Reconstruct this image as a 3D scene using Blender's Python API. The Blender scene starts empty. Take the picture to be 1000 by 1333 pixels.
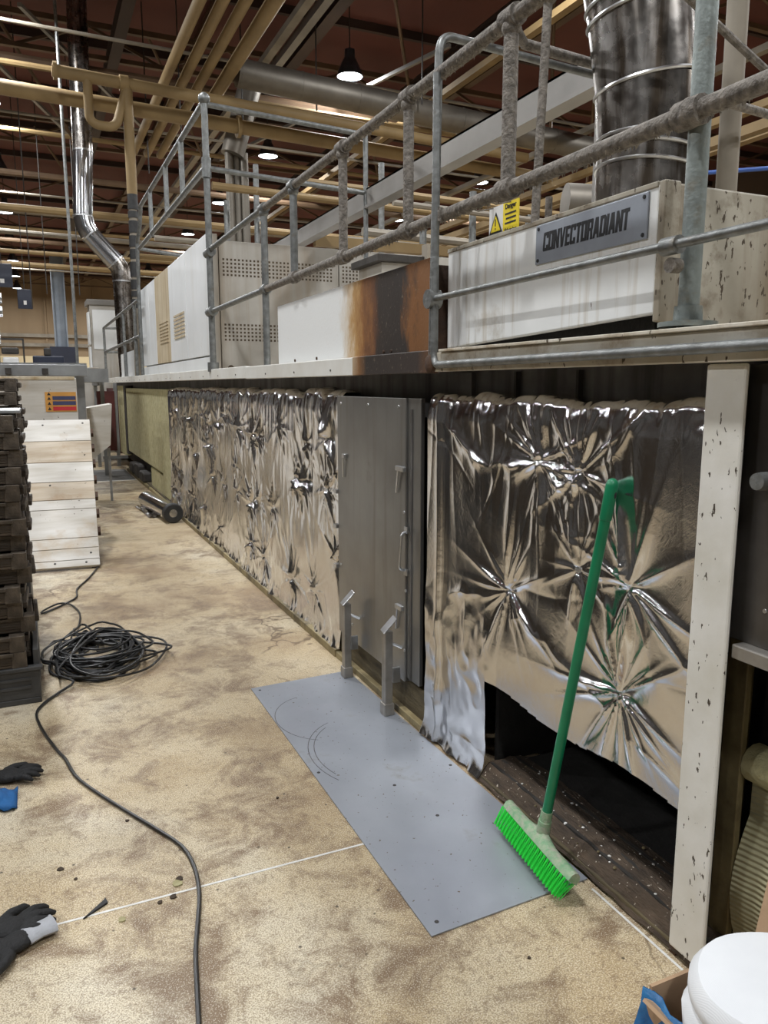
import bpy, math, random
import numpy as np
from mathutils import Vector, Matrix
random.seed(7)
R = math.radians
scene = bpy.context.scene
C = scene.collection
ORD = ('first second third fourth fifth sixth seventh eighth ninth tenth eleventh twelfth thirteenth fourteenth fifteenth sixteenth seventeenth').split()

# ------------------------------------------------------------------ camera, world, exposure
cam_d = bpy.data.cameras.new('camera'); cam = bpy.data.objects.new('camera', cam_d); C.objects.link(cam)
cam_d.sensor_fit = 'VERTICAL'; cam_d.sensor_height = 36.0; cam_d.lens = 1000.0 / 1333.0 * 36.0
cam_d.clip_start = 0.05; cam_d.clip_end = 200
cam.location = (0, 0, 1.5)
PITCH = math.atan(0.1645); YAW = R(24.3)
cam.rotation_euler = (math.pi / 2 - PITCH, 0, -YAW)
scene.camera = cam
w = bpy.data.worlds.new('hall_ambient'); scene.world = w; w.use_nodes = True
w.node_tree.nodes['Background'].inputs[0].default_value = (0.95, 0.93, 0.9, 1)
w.node_tree.nodes['Background'].inputs[1].default_value = 0.035
vs = scene.view_settings
vs.view_transform = 'Standard'; vs.look = 'None'; vs.gamma = 1; vs.use_curve_mapping = False
vs.exposure = 0.86
LAMP_W = 62.0

# ------------------------------------------------------------------ materials
MATS = {}
def nd(nt, t, **kw):
    n = nt.nodes.new(t)
    for k, v in kw.items(): setattr(n, k, v)
    return n
def col(c): return (c[0], c[1], c[2], 1)
def ramp(nt, fac, stops, interp='LINEAR'):
    n = nt.nodes.new('ShaderNodeValToRGB'); cr = n.color_ramp; cr.interpolation = interp
    while len(cr.elements) < len(stops): cr.elements.new(0.5)
    for e, (p, c) in zip(cr.elements, stops):
        e.position = p; e.color = col(c) if hasattr(c, '__len__') else (c, c, c, 1)
    nt.links.new(fac, n.inputs[0]); return n.outputs[0]
def noise(nt, vec, scale, detail=4, rough=0.55, dist=0):
    n = nt.nodes.new('ShaderNodeTexNoise'); n.inputs['Scale'].default_value = scale
    n.inputs['Detail'].default_value = detail; n.inputs['Roughness'].default_value = rough
    n.inputs['Distortion'].default_value = dist; nt.links.new(vec, n.inputs['Vector']); return n.outputs['Fac']
def mapping(nt, vec, sc, loc=(0, 0, 0)):
    n = nt.nodes.new('ShaderNodeMapping'); n.inputs['Scale'].default_value = sc; n.inputs['Location'].default_value = loc
    nt.links.new(vec, n.inputs['Vector']); return n.outputs[0]
def mixc(nt, fac, a, b, bt='MIX'):
    n = nt.nodes.new('ShaderNodeMix'); n.data_type = 'RGBA'; n.blend_type = bt
    for i, v in ((0, fac), (6, a), (7, b)):
        if isinstance(v, (int, float)): n.inputs[i].default_value = v
        elif isinstance(v, tuple): n.inputs[i].default_value = col(v)
        else: nt.links.new(v, n.inputs[i])
    return n.outputs[2]
def math_(nt, op, a, b=None):
    n = nt.nodes.new('ShaderNodeMath'); n.operation = op
    for i, v in enumerate((a, b)):
        if v is None: continue
        if isinstance(v, (int, float)): n.inputs[i].default_value = v
        else: nt.links.new(v, n.inputs[i])
    return n.outputs[0]
def newmat(name):
    m = bpy.data.materials.new(name); m.use_nodes = True; nt = m.node_tree
    b = nt.nodes['Principled BSDF']; tc = nt.nodes.new('ShaderNodeTexCoord')
    MATS[name] = m
    return m, nt, b, tc.outputs['Object']
def bump(nt, b, h, strength, dist=0.01):
    n = nt.nodes.new('ShaderNodeBump'); n.inputs['Strength'].default_value = strength
    n.inputs['Distance'].default_value = dist; nt.links.new(h, n.inputs['Height']); nt.links.new(n.outputs[0], b.inputs['Normal'])
def pmat(name, c1, c2=None, scale=8, rough=0.6, metal=0.0, bmp=0.0, bscale=None, grime=None, streak=None, chips=None, stretch=(1, 1, 1), rvar=0.0):
    """painted or raw surface: two mottled tones, optional grime patches (colour, scale, threshold), vertical streaks, chips"""
    m, nt, b, oc = newmat(name)
    v = mapping(nt, oc, stretch)
    c2 = c2 or tuple(x * 0.8 for x in c1)
    n = noise(nt, v, scale, 6)
    o = ramp(nt, n, [(0.3, c2), (0.7, c1)])
    if streak:
        sv = mapping(nt, oc, (streak[1], streak[1], streak[1] * 0.06))
        o = mixc(nt, ramp(nt, noise(nt, sv, 1.0, 5), [(streak[2], 0), (streak[2] + 0.18, streak[3])]), o, streak[0])
    if grime:
        o = mixc(nt, ramp(nt, noise(nt, oc, grime[1], 8, 0.65), [(grime[2], 0), (grime[2] + 0.15, 0.85)]), o, grime[0])
    if chips:
        o = mixc(nt, ramp(nt, noise(nt, mapping(nt, oc, (1, 1, 0.45)), chips[1], 3, 0.5), [(chips[2], 0), (chips[2] + 0.02, 1)]), o, chips[0])
    nt.links.new(o, b.inputs['Base Color'])
    b.inputs['Metallic'].default_value = metal
    if rvar:
        r = ramp(nt, noise(nt, v, scale * 2.3, 5), [(0.3, max(0.03, rough - rvar)), (0.7, min(1, rough + rvar))])
        nt.links.new(r, b.inputs['Roughness'])
    else: b.inputs['Roughness'].default_value = rough
    if bmp: bump(nt, b, noise(nt, v, bscale or scale * 4, 6), bmp)
    return m
def emat(name, c, s):
    m, nt, b, oc = newmat(name)
    b.inputs['Base Color'].default_value = col(c); b.inputs['Emission Color'].default_value = col(c)
    b.inputs['Emission Strength'].default_value = s; return m

def floor_mat():
    m, nt, b, oc = newmat('floor_speckled')
    big = noise(nt, oc, 0.8, 6, 0.6, 0.3)
    base = ramp(nt, big, [(0.36, (0.30, 0.20, 0.10)), (0.46, (0.50, 0.385, 0.22)), (0.55, (0.63, 0.525, 0.345)), (0.66, (0.70, 0.63, 0.48))])
    mid = noise(nt, oc, 5.5, 10, 0.72, 0.5)
    base = mixc(nt, ramp(nt, math_(nt, 'ADD', math_(nt, 'MULTIPLY', mid, 0.7), math_(nt, 'MULTIPLY', noise(nt, mapping(nt, oc, (1, 1, 1), (7, 3, 0)), 0.7, 3), 0.3)), [(0.475, 0), (0.58, 0.88)]), base, (0.165, 0.095, 0.045))
    fine = noise(nt, oc, 250, 2, 0.5)
    base = mixc(nt, ramp(nt, fine, [(0.40, 0.62), (0.52, 0)]), base, (0.20, 0.135, 0.075))
    base = mixc(nt, ramp(nt, fine, [(0.54, 0), (0.64, 0.5)]), base, (0.80, 0.75, 0.63))
    fine2 = noise(nt, oc, 75, 5, 0.65)
    base = mixc(nt, ramp(nt, fine2, [(0.36, 0.55), (0.46, 0)]), base, (0.21, 0.14, 0.08))
    sp = nd(nt, 'ShaderNodeTexVoronoi'); sp.inputs['Scale'].default_value = 11; nt.links.new(oc, sp.inputs['Vector'])
    base = mixc(nt, ramp(nt, sp.outputs['Distance'], [(0.035, 0.9), (0.07, 0)]), base, (0.05, 0.035, 0.02))
    ck = nd(nt, 'ShaderNodeTexVoronoi', feature='DISTANCE_TO_EDGE'); ck.inputs['Scale'].default_value = 1.3
    wv = nd(nt, 'ShaderNodeVectorMath', operation='ADD'); nt.links.new(oc, wv.inputs[0])
    ns = nd(nt, 'ShaderNodeTexNoise'); ns.inputs['Scale'].default_value = 6; nt.links.new(oc, ns.inputs['Vector'])
    sc = nd(nt, 'ShaderNodeVectorMath', operation='SCALE'); sc.inputs[3].default_value = 0.35
    nt.links.new(ns.outputs['Color'], sc.inputs[0]); nt.links.new(sc.outputs[0], wv.inputs[1]); nt.links.new(wv.outputs[0], ck.inputs['Vector'])
    cm = math_(nt, 'MULTIPLY', ramp(nt, ck.outputs['Distance'], [(0.004, 0.8), (0.02, 0)]), ramp(nt, noise(nt, oc, 0.7, 2), [(0.55, 0), (0.62, 1)]))
    base = mixc(nt, cm, base, (0.1, 0.06, 0.03))
    nt.links.new(base, b.inputs['Base Color'])
    nt.links.new(ramp(nt, big, [(0.3, 0.62), (0.7, 0.42)]), b.inputs['Roughness'])
    bump(nt, b, fine, 0.2, 0.003)
    return m
floor_mat()
def foil_mat():
    m, nt, b, oc = newmat('aluminium_foil')
    b.inputs['Base Color'].default_value = (0.80, 0.80, 0.81, 1); b.inputs['Metallic'].default_value = 1
    nt.links.new(ramp(nt, noise(nt, oc, 3.0, 4), [(0.35, 0.10), (0.7, 0.20)]), b.inputs['Roughness'])
    a = noise(nt, oc, 30, 5, 0.6, 1.2)
    wv = nd(nt, 'ShaderNodeTexWave'); wv.bands_direction = 'Z'; wv.inputs['Scale'].default_value = 120; wv.inputs['Distortion'].default_value = 0.6
    nt.links.new(oc, wv.inputs['Vector'])
    bump(nt, b, math_(nt, 'ADD', a, math_(nt, 'MULTIPLY', wv.outputs['Fac'], 0.06)), 0.13, 0.006)
    return m
foil_mat()
pmat('white_paint', (0.86, 0.87, 0.86), (0.78, 0.79, 0.78), 3, 0.34, grime=((0.42, 0.36, 0.27), 2.6, 0.56), streak=((0.45, 0.38, 0.28), 30, 0.54, 0.55), chips=((0.12, 0.09, 0.06), 40, 0.72))
pmat('white_paint_clean', (0.82, 0.84, 0.85), (0.72, 0.74, 0.74), 2, 0.32, grime=((0.5, 0.44, 0.34), 1.6, 0.64), streak=((0.5, 0.45, 0.36), 9, 0.6, 0.35))
pmat('chipped_post_paint', (0.76, 0.75, 0.71), (0.62, 0.60, 0.53), 6, 0.5, grime=((0.42, 0.32, 0.17), 3.5, 0.60), chips=((0.06, 0.045, 0.03), 75, 0.66), bmp=0.1)
pmat('grimy_enclosure', (0.49, 0.47, 0.43), (0.33, 0.305, 0.265), 2.4, 0.5, streak=((0.3, 0.24, 0.17), 7, 0.5, 0.6), grime=((0.28, 0.21, 0.14), 1.3, 0.6))
pmat('stained_beige', (0.60, 0.52, 0.38), (0.48, 0.39, 0.25), 4, 0.5, streak=((0.33, 0.22, 0.1), 10, 0.5, 0.7))
pmat('grimy_end', (0.46, 0.43, 0.36), (0.25, 0.21, 0.15), 3.0, 0.6, grime=((0.15, 0.11, 0.065), 7, 0.54), chips=((0.07, 0.05, 0.03), 70, 0.64), streak=((0.2, 0.15, 0.09), 14, 0.52, 0.6))
pmat('fascia_paint', (0.72, 0.69, 0.61), (0.48, 0.42, 0.31), 5, 0.45, grime=((0.27, 0.18, 0.09), 4.4, 0.53), chips=((0.08, 0.055, 0.03), 40, 0.66))
pmat('fascia_clean', (0.80, 0.80, 0.76), (0.68, 0.66, 0.60), 4, 0.4, grime=((0.42, 0.33, 0.2), 2.4, 0.64))
def scorch_mat(name, along, stops, wob=0.5):
    m, nt, b, oc = newmat(name)
    sx = nd(nt, 'ShaderNodeSeparateXYZ'); nt.links.new(oc, sx.inputs[0])
    n = noise(nt, mapping(nt, oc, (1, 1, 0.4)), 7, 8, 0.7)
    t = math_(nt, 'ADD', sx.outputs[1], math_(nt, 'MULTIPLY', math_(nt, 'SUBTRACT', n, 0.5), wob))
    t = math_(nt, 'MULTIPLY', math_(nt, 'ADD', t, along / 2), 1 / along)
    o = ramp(nt, t, stops)
    o = mixc(nt, ramp(nt, noise(nt, oc, 60, 3), [(0.64, 0), (0.72, 0.4)]), o, mixc(nt, 0.5, o, (0.62, 0.5, 0.36)))
    nt.links.new(o, b.inputs['Base Color']); b.inputs['Roughness'].default_value = 0.5
    bump(nt, b, noise(nt, oc, 70, 4), 0.08)
rust, brown, black, whit = (0.22, 0.095, 0.03), (0.10, 0.045, 0.018), (0.025, 0.018, 0.014), (0.76, 0.77, 0.75)
scorch_mat('scorched_panel_paint', 2.12, [(0.0, rust), (0.07, (0.2, 0.08, 0.02)), (0.11, black), (0.24, (0.03, 0.02, 0.014)), (0.285, (0.13, 0.05, 0.018)), (0.33, (0.27, 0.115, 0.03)), (0.375, (0.46, 0.27, 0.1)), (0.41, (0.66, 0.56, 0.43)), (0.46, (0.82, 0.83, 0.82))])
scorch_mat('scorched_fascia_paint', 0.85, [(0.0, (0.14, 0.06, 0.02)), (0.15, (0.035, 0.024, 0.02)), (0.78, black), (0.88, (0.22, 0.1, 0.03)), (1.0, (0.55, 0.44, 0.3))], 0.1)
pmat('galvanised', (0.27, 0.28, 0.275), (0.145, 0.148, 0.142), 22, 0.45, 0.65, 0.25, 60, grime=((0.18, 0.15, 0.11), 9, 0.6))
pmat('galvanised_green', (0.31, 0.35, 0.335), (0.17, 0.19, 0.18), 14, 0.5, 0.5, 0.2, 60, grime=((0.2, 0.17, 0.12), 10, 0.56))
pmat('dusty_galvanised', (0.30, 0.27, 0.235), (0.10, 0.088, 0.075), 45, 0.8, 0.2, 0.9, 90)
pmat('door_steel', (0.33, 0.33, 0.32), (0.24, 0.235, 0.225), 3, 0.36, 0.85, grime=((0.17, 0.15, 0.12), 2.2, 0.6), streak=((0.2, 0.18, 0.15), 14, 0.52, 0.5))
pmat('side_steel', (0.19, 0.18, 0.17), (0.11, 0.10, 0.09), 5, 0.42, 0.8, streak=((0.12, 0.1, 0.08), 14, 0.5, 0.6), chips=((0.6, 0.6, 0.6), 30, 0.74))
pmat('bright_steel', (0.62, 0.63, 0.64), (0.42, 0.42, 0.42), 12, 0.3, 0.9)
pmat('leg_steel', (0.40, 0.38, 0.35), (0.28, 0.26, 0.23), 12, 0.45, 0.7, 0.1, streak=((0.16, 0.13, 0.09), 18, 0.55, 0.6))
pmat('floor_plate_steel', (0.43, 0.455, 0.50), (0.33, 0.355, 0.40), 1.6, 0.40, 0.45, grime=((0.27, 0.255, 0.23), 3.2, 0.58), chips=((0.14, 0.105, 0.06), 60, 0.69), rvar=0.1)
pmat('dark_steel', (0.07, 0.065, 0.06), (0.035, 0.03, 0.026), 7, 0.6, 0.4, 0.2)
pmat('dull_black', (0.02, 0.018, 0.016), (0.008, 0.007, 0.006), 9, 0.85, 0, 0.6, 30)  # near-black colour keeps the pit, cores and hood gap dark
pmat('dark_streaked_metal', (0.19, 0.185, 0.18), (0.07, 0.065, 0.06), 4, 0.5, 0.6, streak=((0.04, 0.035, 0.03), 9, 0.48, 0.8))
pmat('debris_ledge', (0.10, 0.068, 0.043), (0.03, 0.02, 0.013), 14, 0.85, 0, 0.9, 60, chips=((0.5, 0.44, 0.36), 85, 0.67), stretch=(2.2, 0.6, 2))
pmat('plinth_wood', (0.13, 0.1, 0.05), (0.045, 0.034, 0.018), 7, 0.8, 0, 0.4, 30, stretch=(3, 0.6, 3))
pmat('edge_angle', (0.36, 0.29, 0.15), (0.14, 0.11, 0.055), 6, 0.6, 0.2, 0.2, grime=((0.06, 0.045, 0.025), 5, 0.5))
pmat('mineral_wool', (0.47, 0.43, 0.25), (0.31, 0.28, 0.14), 16, 0.95, 0, 0.9, 55, grime=((0.13, 0.11, 0.05), 12, 0.66))
def ribbed(name, c1, c2, sc, axis='Z', bs=0.7):
    m, nt, b, oc = newmat(name)
    wv = nd(nt, 'ShaderNodeTexWave'); wv.bands_direction = axis; wv.inputs['Scale'].default_value = sc; wv.inputs['Distortion'].default_value = 1.2
    nt.links.new(oc, wv.inputs['Vector'])
    nt.links.new(mixc(nt, noise(nt, oc, 9, 5), c2, c1), b.inputs['Base Color']); b.inputs['Roughness'].default_value = 0.9
    bump(nt, b, wv.outputs['Fac'], bs, 0.006)
ribbed('ribbed_wool', (0.46, 0.43, 0.28), (0.26, 0.24, 0.13), 22)
ribbed('woven_wrap', (0.84, 0.86, 0.88), (0.72, 0.74, 0.77), 120, 'X', 0.08)
pmat('rusty_brown', (0.105, 0.055, 0.03), (0.04, 0.022, 0.014), 8, 0.75, 0.2, 0.5, 35)
pmat('olive_angle', (0.23, 0.185, 0.09), (0.1, 0.075, 0.035), 8, 0.6, 0.3, 0.3, grime=((0.06, 0.04, 0.02), 6, 0.56))
pmat('stainless_duct', (0.44, 0.42, 0.40), (0.20, 0.175, 0.15), 5, 0.27, 0.95, streak=((0.07, 0.05, 0.032), 17, 0.44, 0.9), rvar=0.1)
pmat('chrome_duct', (0.42, 0.42, 0.43), (0.30, 0.3, 0.31), 3, 0.18, 0.95)
pmat('aluminium_duct', (0.22, 0.2, 0.168), (0.13, 0.115, 0.095), 2, 0.5, 0.6)
pmat('cream_pipe', (0.27, 0.185, 0.08), (0.18, 0.118, 0.048), 1.5, 0.68)
pmat('pale_pipe', (0.30, 0.265, 0.21), (0.18, 0.155, 0.12), 2, 0.68)
pmat('black_tape', (0.03, 0.03, 0.03), (0.012, 0.012, 0.012), 18, 0.5, 0, 0.3)
pmat('roof_deck', (0.12, 0.034, 0.024), (0.085, 0.025, 0.018), 0.7, 0.8)
pmat('roof_steel', (0.14, 0.085, 0.045), (0.075, 0.045, 0.025), 1.5, 0.6)
pmat('dark_purlin', (0.04, 0.021, 0.015), (0.03, 0.016, 0.012), 1.5, 0.7)
pmat('beam_grey', (0.27, 0.255, 0.235), (0.19, 0.18, 0.165), 2, 0.5, 0.3)
pmat('column_blue_grey', (0.25, 0.29, 0.34), (0.18, 0.21, 0.25), 2, 0.5)
pmat('wall_tan', (0.34, 0.25, 0.15), (0.24, 0.165, 0.095), 0.25, 0.8, stretch=(2, 1, 0.3))
pmat('wall_cream_lit', (0.78, 0.66, 0.42), (0.66, 0.52, 0.31), 0.4, 0.7)
pmat('wall_dark', (0.12, 0.085, 0.06), (0.08, 0.055, 0.04), 0.3, 0.9)
pmat('greasy_wood', (0.075, 0.052, 0.032), (0.024, 0.017, 0.011), 10, 0.55, 0, 0.5, 40, stretch=(0.6, 2, 3), grime=((0.02, 0.016, 0.012), 6, 0.55))
pmat('greasy_metal', (0.125, 0.1, 0.075), (0.045, 0.036, 0.028), 16, 0.5, 0.4, 0.4)
pmat('crate_plastic', (0.055, 0.055, 0.055), (0.03, 0.03, 0.03), 10, 0.45, 0, 0.1)
pmat('white_plank', (0.66, 0.64, 0.60), (0.44, 0.40, 0.33), 4, 0.55, stretch=(0.35, 2.5, 2.5), grime=((0.42, 0.30, 0.17), 1.8, 0.55), chips=((0.07, 0.05, 0.03), 24, 0.72))
pmat('stained_plank', (0.56, 0.49, 0.39), (0.36, 0.27, 0.17), 5, 0.6, stretch=(0.3, 2.5, 2.5), grime=((0.34, 0.21, 0.1), 2.4, 0.52), chips=((0.07, 0.05, 0.03), 24, 0.7))
pmat('cable_rubber', (0.022, 0.022, 0.023), (0.012, 0.012, 0.012), 10, 0.42)
pmat('glove_black', (0.017, 0.017, 0.018), (0.009, 0.009, 0.009), 40, 0.75, 0, 0.5, 120)
pmat('glove_cuff_grey', (0.42, 0.43, 0.46), (0.34, 0.35, 0.37), 30, 0.9, 0, 0.3, 200)
pmat('blue_cloth', (0.015, 0.13, 0.36), (0.008, 0.07, 0.22), 12, 0.8, 0, 0.4, 60)
pmat('blue_plastic', (0.03, 0.17, 0.38), (0.015, 0.09, 0.24), 20, 0.25, 0, 0.5, 40)
pmat('cardboard', (0.46, 0.31, 0.19), (0.36, 0.235, 0.14), 10, 0.85, 0, 0.1)
pmat('broom_green', (0.006, 0.20, 0.085), (0.004, 0.15, 0.065), 12, 0.35, grime=((0.2, 0.28, 0.2), 14, 0.66))
pmat('broom_head_worn', (0.36, 0.43, 0.29), (0.14, 0.33, 0.17), 45, 0.7, 0, 0.4, grime=((0.40, 0.38, 0.31), 26, 0.47))
pmat('bristle_green', (0.03, 0.80, 0.07), (0.015, 0.6, 0.05), 30, 0.45)
pmat('plate_grey', (0.34, 0.37, 0.42), (0.27, 0.29, 0.33), 9, 0.45, 0.3, grime=((0.22, 0.22, 0.22), 9, 0.62))
pmat('letter_black', (0.018, 0.018, 0.02), (0.01, 0.01, 0.011), 10, 0.6)
pmat('sign_white', (0.8, 0.8, 0.79), (0.7, 0.7, 0.69), 8, 0.5)
pmat('sign_yellow', (0.83, 0.66, 0.02), (0.74, 0.57, 0.02), 8, 0.5)
pmat('sign_orange', (0.62, 0.31, 0.07), (0.5, 0.24, 0.05), 8, 0.5)
pmat('sign_navy', (0.05, 0.055, 0.12), (0.04, 0.045, 0.1), 8, 0.5)
pmat('sign_red', (0.5, 0.03, 0.04), (0.42, 0.02, 0.03), 8, 0.5)
pmat('screen_navy', (0.02, 0.026, 0.05), (0.014, 0.018, 0.035), 3, 0.4)
pmat('maroon', (0.10, 0.02, 0.016), (0.06, 0.013, 0.011), 4, 0.5)
pmat('lamp_housing', (0.10, 0.115, 0.14), (0.06, 0.07, 0.085), 6, 0.3, 0.6)
pmat('machine_grey', (0.33, 0.34, 0.34), (0.2, 0.2, 0.2), 4, 0.45, 0.5)
pmat('mat_grey', (0.2, 0.195, 0.185), (0.13, 0.125, 0.12), 6, 0.8)
pmat('joint_white', (0.8, 0.8, 0.78), (0.62, 0.6, 0.55), 30, 0.6)
pmat('perforation_dark', (0.10, 0.07, 0.042), (0.06, 0.042, 0.026), 10, 0.9)
pmat('blue_pipe', (0.05, 0.12, 0.4), (0.04, 0.1, 0.33), 4, 0.5)
emat('lamp_lens', (0.85, 0.94, 1.0), 9.0)
emat('lit_tube', (0.95, 0.98, 1.0), 5.0)

# ------------------------------------------------------------------ mesh helpers
def tag(o, label=None, cat=None, group=None, kind=None):
    if label: o['label'] = label
    if cat: o['category'] = cat
    if group: o['group'] = group
    if kind: o['kind'] = kind
    return o
def thing(name, label, cat, loc=(0, 0, 0), group=None):
    o = bpy.data.objects.new(name, None); C.objects.link(o); o.location = loc; o.empty_display_size = 0.1
    return tag(o, label, cat, group)
def wloc(o):
    v = Vector((0, 0, 0))
    while o is not None: v += o.location; o = o.parent
    return v
class B:
    def __init__(s): s.v = []; s.f = []
    def add(s, vs, fs):
        n = len(s.v); s.v += [tuple(v) for v in vs]; s.f += [tuple(i + n for i in f) for f in fs]; return s
    def box(s, lo, hi, M=None):
        x0, y0, z0 = lo; x1, y1, z1 = hi
        vs = [Vector(p) for p in ((x0, y0, z0), (x1, y0, z0), (x1, y1, z0), (x0, y1, z0), (x0, y0, z1), (x1, y0, z1), (x1, y1, z1), (x0, y1, z1))]
        if M: vs = [M @ v for v in vs]
        return s.add(vs, [(0, 3, 2, 1), (4, 5, 6, 7), (0, 1, 5, 4), (1, 2, 6, 5), (2, 3, 7, 6), (3, 0, 4, 7)])
    def bar(s, p, q, w, h, up=(0, 0, 1)):
        p, q = Vector(p), Vector(q); d = (q - p).normalized(); u = Vector(up)
        if abs(d.dot(u)) > 0.98: u = Vector((1, 0, 0))
        a = d.cross(u).normalized(); b = a.cross(d)
        vs = [e + a * i * w / 2 + b * j * h / 2 for e in (p, q) for i, j in ((-1, -1), (1, -1), (1, 1), (-1, 1))]
        return s.add(vs, [(0, 1, 2, 3), (7, 6, 5, 4), (0, 4, 5, 1), (1, 5, 6, 2), (2, 6, 7, 3), (3, 7, 4, 0)])
    def tube(s, path, r, seg=10, cap=True):
        P = [Vector(p) for p in path]; n = len(P); rs = r if hasattr(r, '__len__') else [r] * n
        prev = None; n0 = len(s.v)
        for i, p in enumerate(P):
            d = (P[min(i + 1, n - 1)] - P[max(i - 1, 0)]).normalized()
            if prev is None:
                a = d.cross(Vector((0, 0, 1)) if abs(d.z) < 0.95 else Vector((1, 0, 0))).normalized()
            else:
                a = (prev - d * prev.dot(d)).normalized()
            prev = a; b = d.cross(a)
            for k in range(seg):
                t = 2 * math.pi * k / seg
                s.v.append(tuple(p + (a * math.cos(t) + b * math.sin(t)) * rs[i]))
        for i in range(n - 1):
            for k in range(seg):
                k2 = (k + 1) % seg
                s.f.append((n0 + i * seg + k, n0 + i * seg + k2, n0 + (i + 1) * seg + k2, n0 + (i + 1) * seg + k))
        if cap:
            s.f.append(tuple(n0 + k for k in reversed(range(seg)))); s.f.append(tuple(n0 + (n - 1) * seg + k for k in range(seg)))
        return s
    def sphere(s, c, r, sx=1, sy=1, sz=1, seg=12, rings=8, M=None):
        c = Vector(c); vs = []; fs = []
        for i in range(rings + 1):
            ph = math.pi * i / rings
            for k in range(seg):
                t = 2 * math.pi * k / seg
                v = Vector((r * sx * math.sin(ph) * math.cos(t), r * sy * math.sin(ph) * math.sin(t), r * sz * math.cos(ph)))
                if M: v = M @ v
                vs.append(c + v)
        for i in range(rings):
            for k in range(seg):
                fs.append((i * seg + k, (i + 1) * seg + k, (i + 1) * seg + (k + 1) % seg, i * seg + (k + 1) % seg))
        return s.add(vs, fs)
    def lathe(s, c, prof, seg=20, axis=None):
        c = Vector(c); M = Vector((0, 0, 1)).rotation_difference(Vector(axis)).to_matrix() if axis else Matrix.Identity(3)
        vs = [c + M @ Vector((r * math.cos(2 * math.pi * k / seg), r * math.sin(2 * math.pi * k / seg), z)) for r, z in prof for k in range(seg)]
        fs = [(i * seg + k, i * seg + (k + 1) % seg, (i + 1) * seg + (k + 1) % seg, (i + 1) * seg + k) for i in range(len(prof) - 1) for k in range(seg)]
        return s.add(vs, fs)
    def prism(s, poly, d, M):
        """poly: list of 2-D points extruded by d along local z, placed by M"""
        n = len(poly)
        vs = [M @ Vector((x, y, 0)) for x, y in poly] + [M @ Vector((x, y, d)) for x, y in poly]
        return s.add(vs, [tuple(range(n - 1, -1, -1)), tuple(range(n, 2 * n))] + [(i, (i + 1) % n, n + (i + 1) % n, n + i) for i in range(n)])
    def grid(s, pts):
        nu, nv = len(pts), len(pts[0])
        return s.add([p for row in pts for p in row], [(i * nv + j, (i + 1) * nv + j, (i + 1) * nv + j + 1, i * nv + j + 1) for i in range(nu - 1) for j in range(nv - 1)])
    def build(s, name, mat, parent=None, smooth=False, bev=0, label=None, cat=None, group=None, kind=None):
        if parent is not None: off = wloc(parent); loc = Vector((0, 0, 0))
        else:
            a = np.array(s.v); off = Vector(((a[:, 0].min() + a[:, 0].max()) / 2, (a[:, 1].min() + a[:, 1].max()) / 2, a[:, 2].min())); loc = off
        me = bpy.data.meshes.new(name)
        me.from_pydata([(x - off.x, y - off.y, z - off.z) for x, y, z in s.v], [], s.f); me.update()
        o = bpy.data.objects.new(name, me); C.objects.link(o); o.location = loc; o.parent = parent
        me.materials.append(MATS[mat])
        if smooth:
            me.polygons.foreach_set('use_smooth', [True] * len(me.polygons))
            try: me.set_sharp_from_angle(angle=R(40))
            except Exception: pass
        if bev:
            m = o.modifiers.new('bevel', 'BEVEL'); m.width = bev; m.segments = 2; m.limit_method = 'ANGLE'
        return tag(o, label, cat, group, kind)
def copy_tree(o, parent=None, loc=None):
    c = o.copy(); C.objects.link(c); c.parent = parent
    if loc is not None: c.location = loc
    for ch in list(o.children): copy_tree(ch, c)
    return c
def arc(p0, p1, p2, n=6):
    """quadratic bend through a corner"""
    p0, p1, p2 = Vector(p0), Vector(p1), Vector(p2)
    return [p0 * (1 - t) ** 2 + p1 * 2 * t * (1 - t) + p2 * t * t for t in (i / n for i in range(n + 1))]
def bent(pts, rad):
    P = [Vector(p) for p in pts]; out = [P[0]]
    for i in range(1, len(P) - 1):
        a = P[i] + (P[i - 1] - P[i]).normalized() * rad; b = P[i] + (P[i + 1] - P[i]).normalized() * rad
        out += arc(a, P[i], b)
    return out + [P[-1]]
def vnoise(u, v, seed, octv=3):
    rs = np.random.RandomState(seed); tot = np.zeros_like(u); a = 1.0
    for o in range(octv):
        g = rs.rand(64, 64) * 2 - 1
        x = u * 2 ** o + 11.3 * o; y = v * 2 ** o + 7.7 * o
        xi = np.floor(x).astype(int); yi = np.floor(y).astype(int); fx = x - xi; fy = y - yi
        fx = fx * fx * (3 - 2 * fx); fy = fy * fy * (3 - 2 * fy)
        def G(i, j): return g[i % 64, j % 64]
        tot += a * ((G(xi, yi) * (1 - fx) + G(xi + 1, yi) * fx) * (1 - fy) + (G(xi, yi + 1) * (1 - fx) + G(xi + 1, yi + 1) * fx) * fy); a *= 0.5
    return tot
def text_mesh(txt, size, ext=0.0008):
    cu = bpy.data.curves.new('lettering', 'FONT'); cu.body = txt; cu.size = size; cu.extrude = ext; cu.align_x = 'CENTER'; cu.align_y = 'CENTER'; cu.offset = size * 0.012
    o = bpy.data.objects.new('lettering', cu); C.objects.link(o); bpy.context.view_layer.update()
    me = bpy.data.meshes.new_from_object(o.evaluated_get(bpy.context.evaluated_depsgraph_get()))
    bpy.data.objects.remove(o); bpy.data.curves.remove(cu); return me
def lettering(txt, size, M, mat, parent, ext=0.0008):
    me = text_mesh(txt, size, ext); off = wloc(parent)
    me.transform(Matrix.Translation(-off) @ M); me.materials.clear(); me.materials.append(MATS[mat])
    o = bpy.data.objects.new('lettering', me); C.objects.link(o); o.parent = parent; return o
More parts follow.
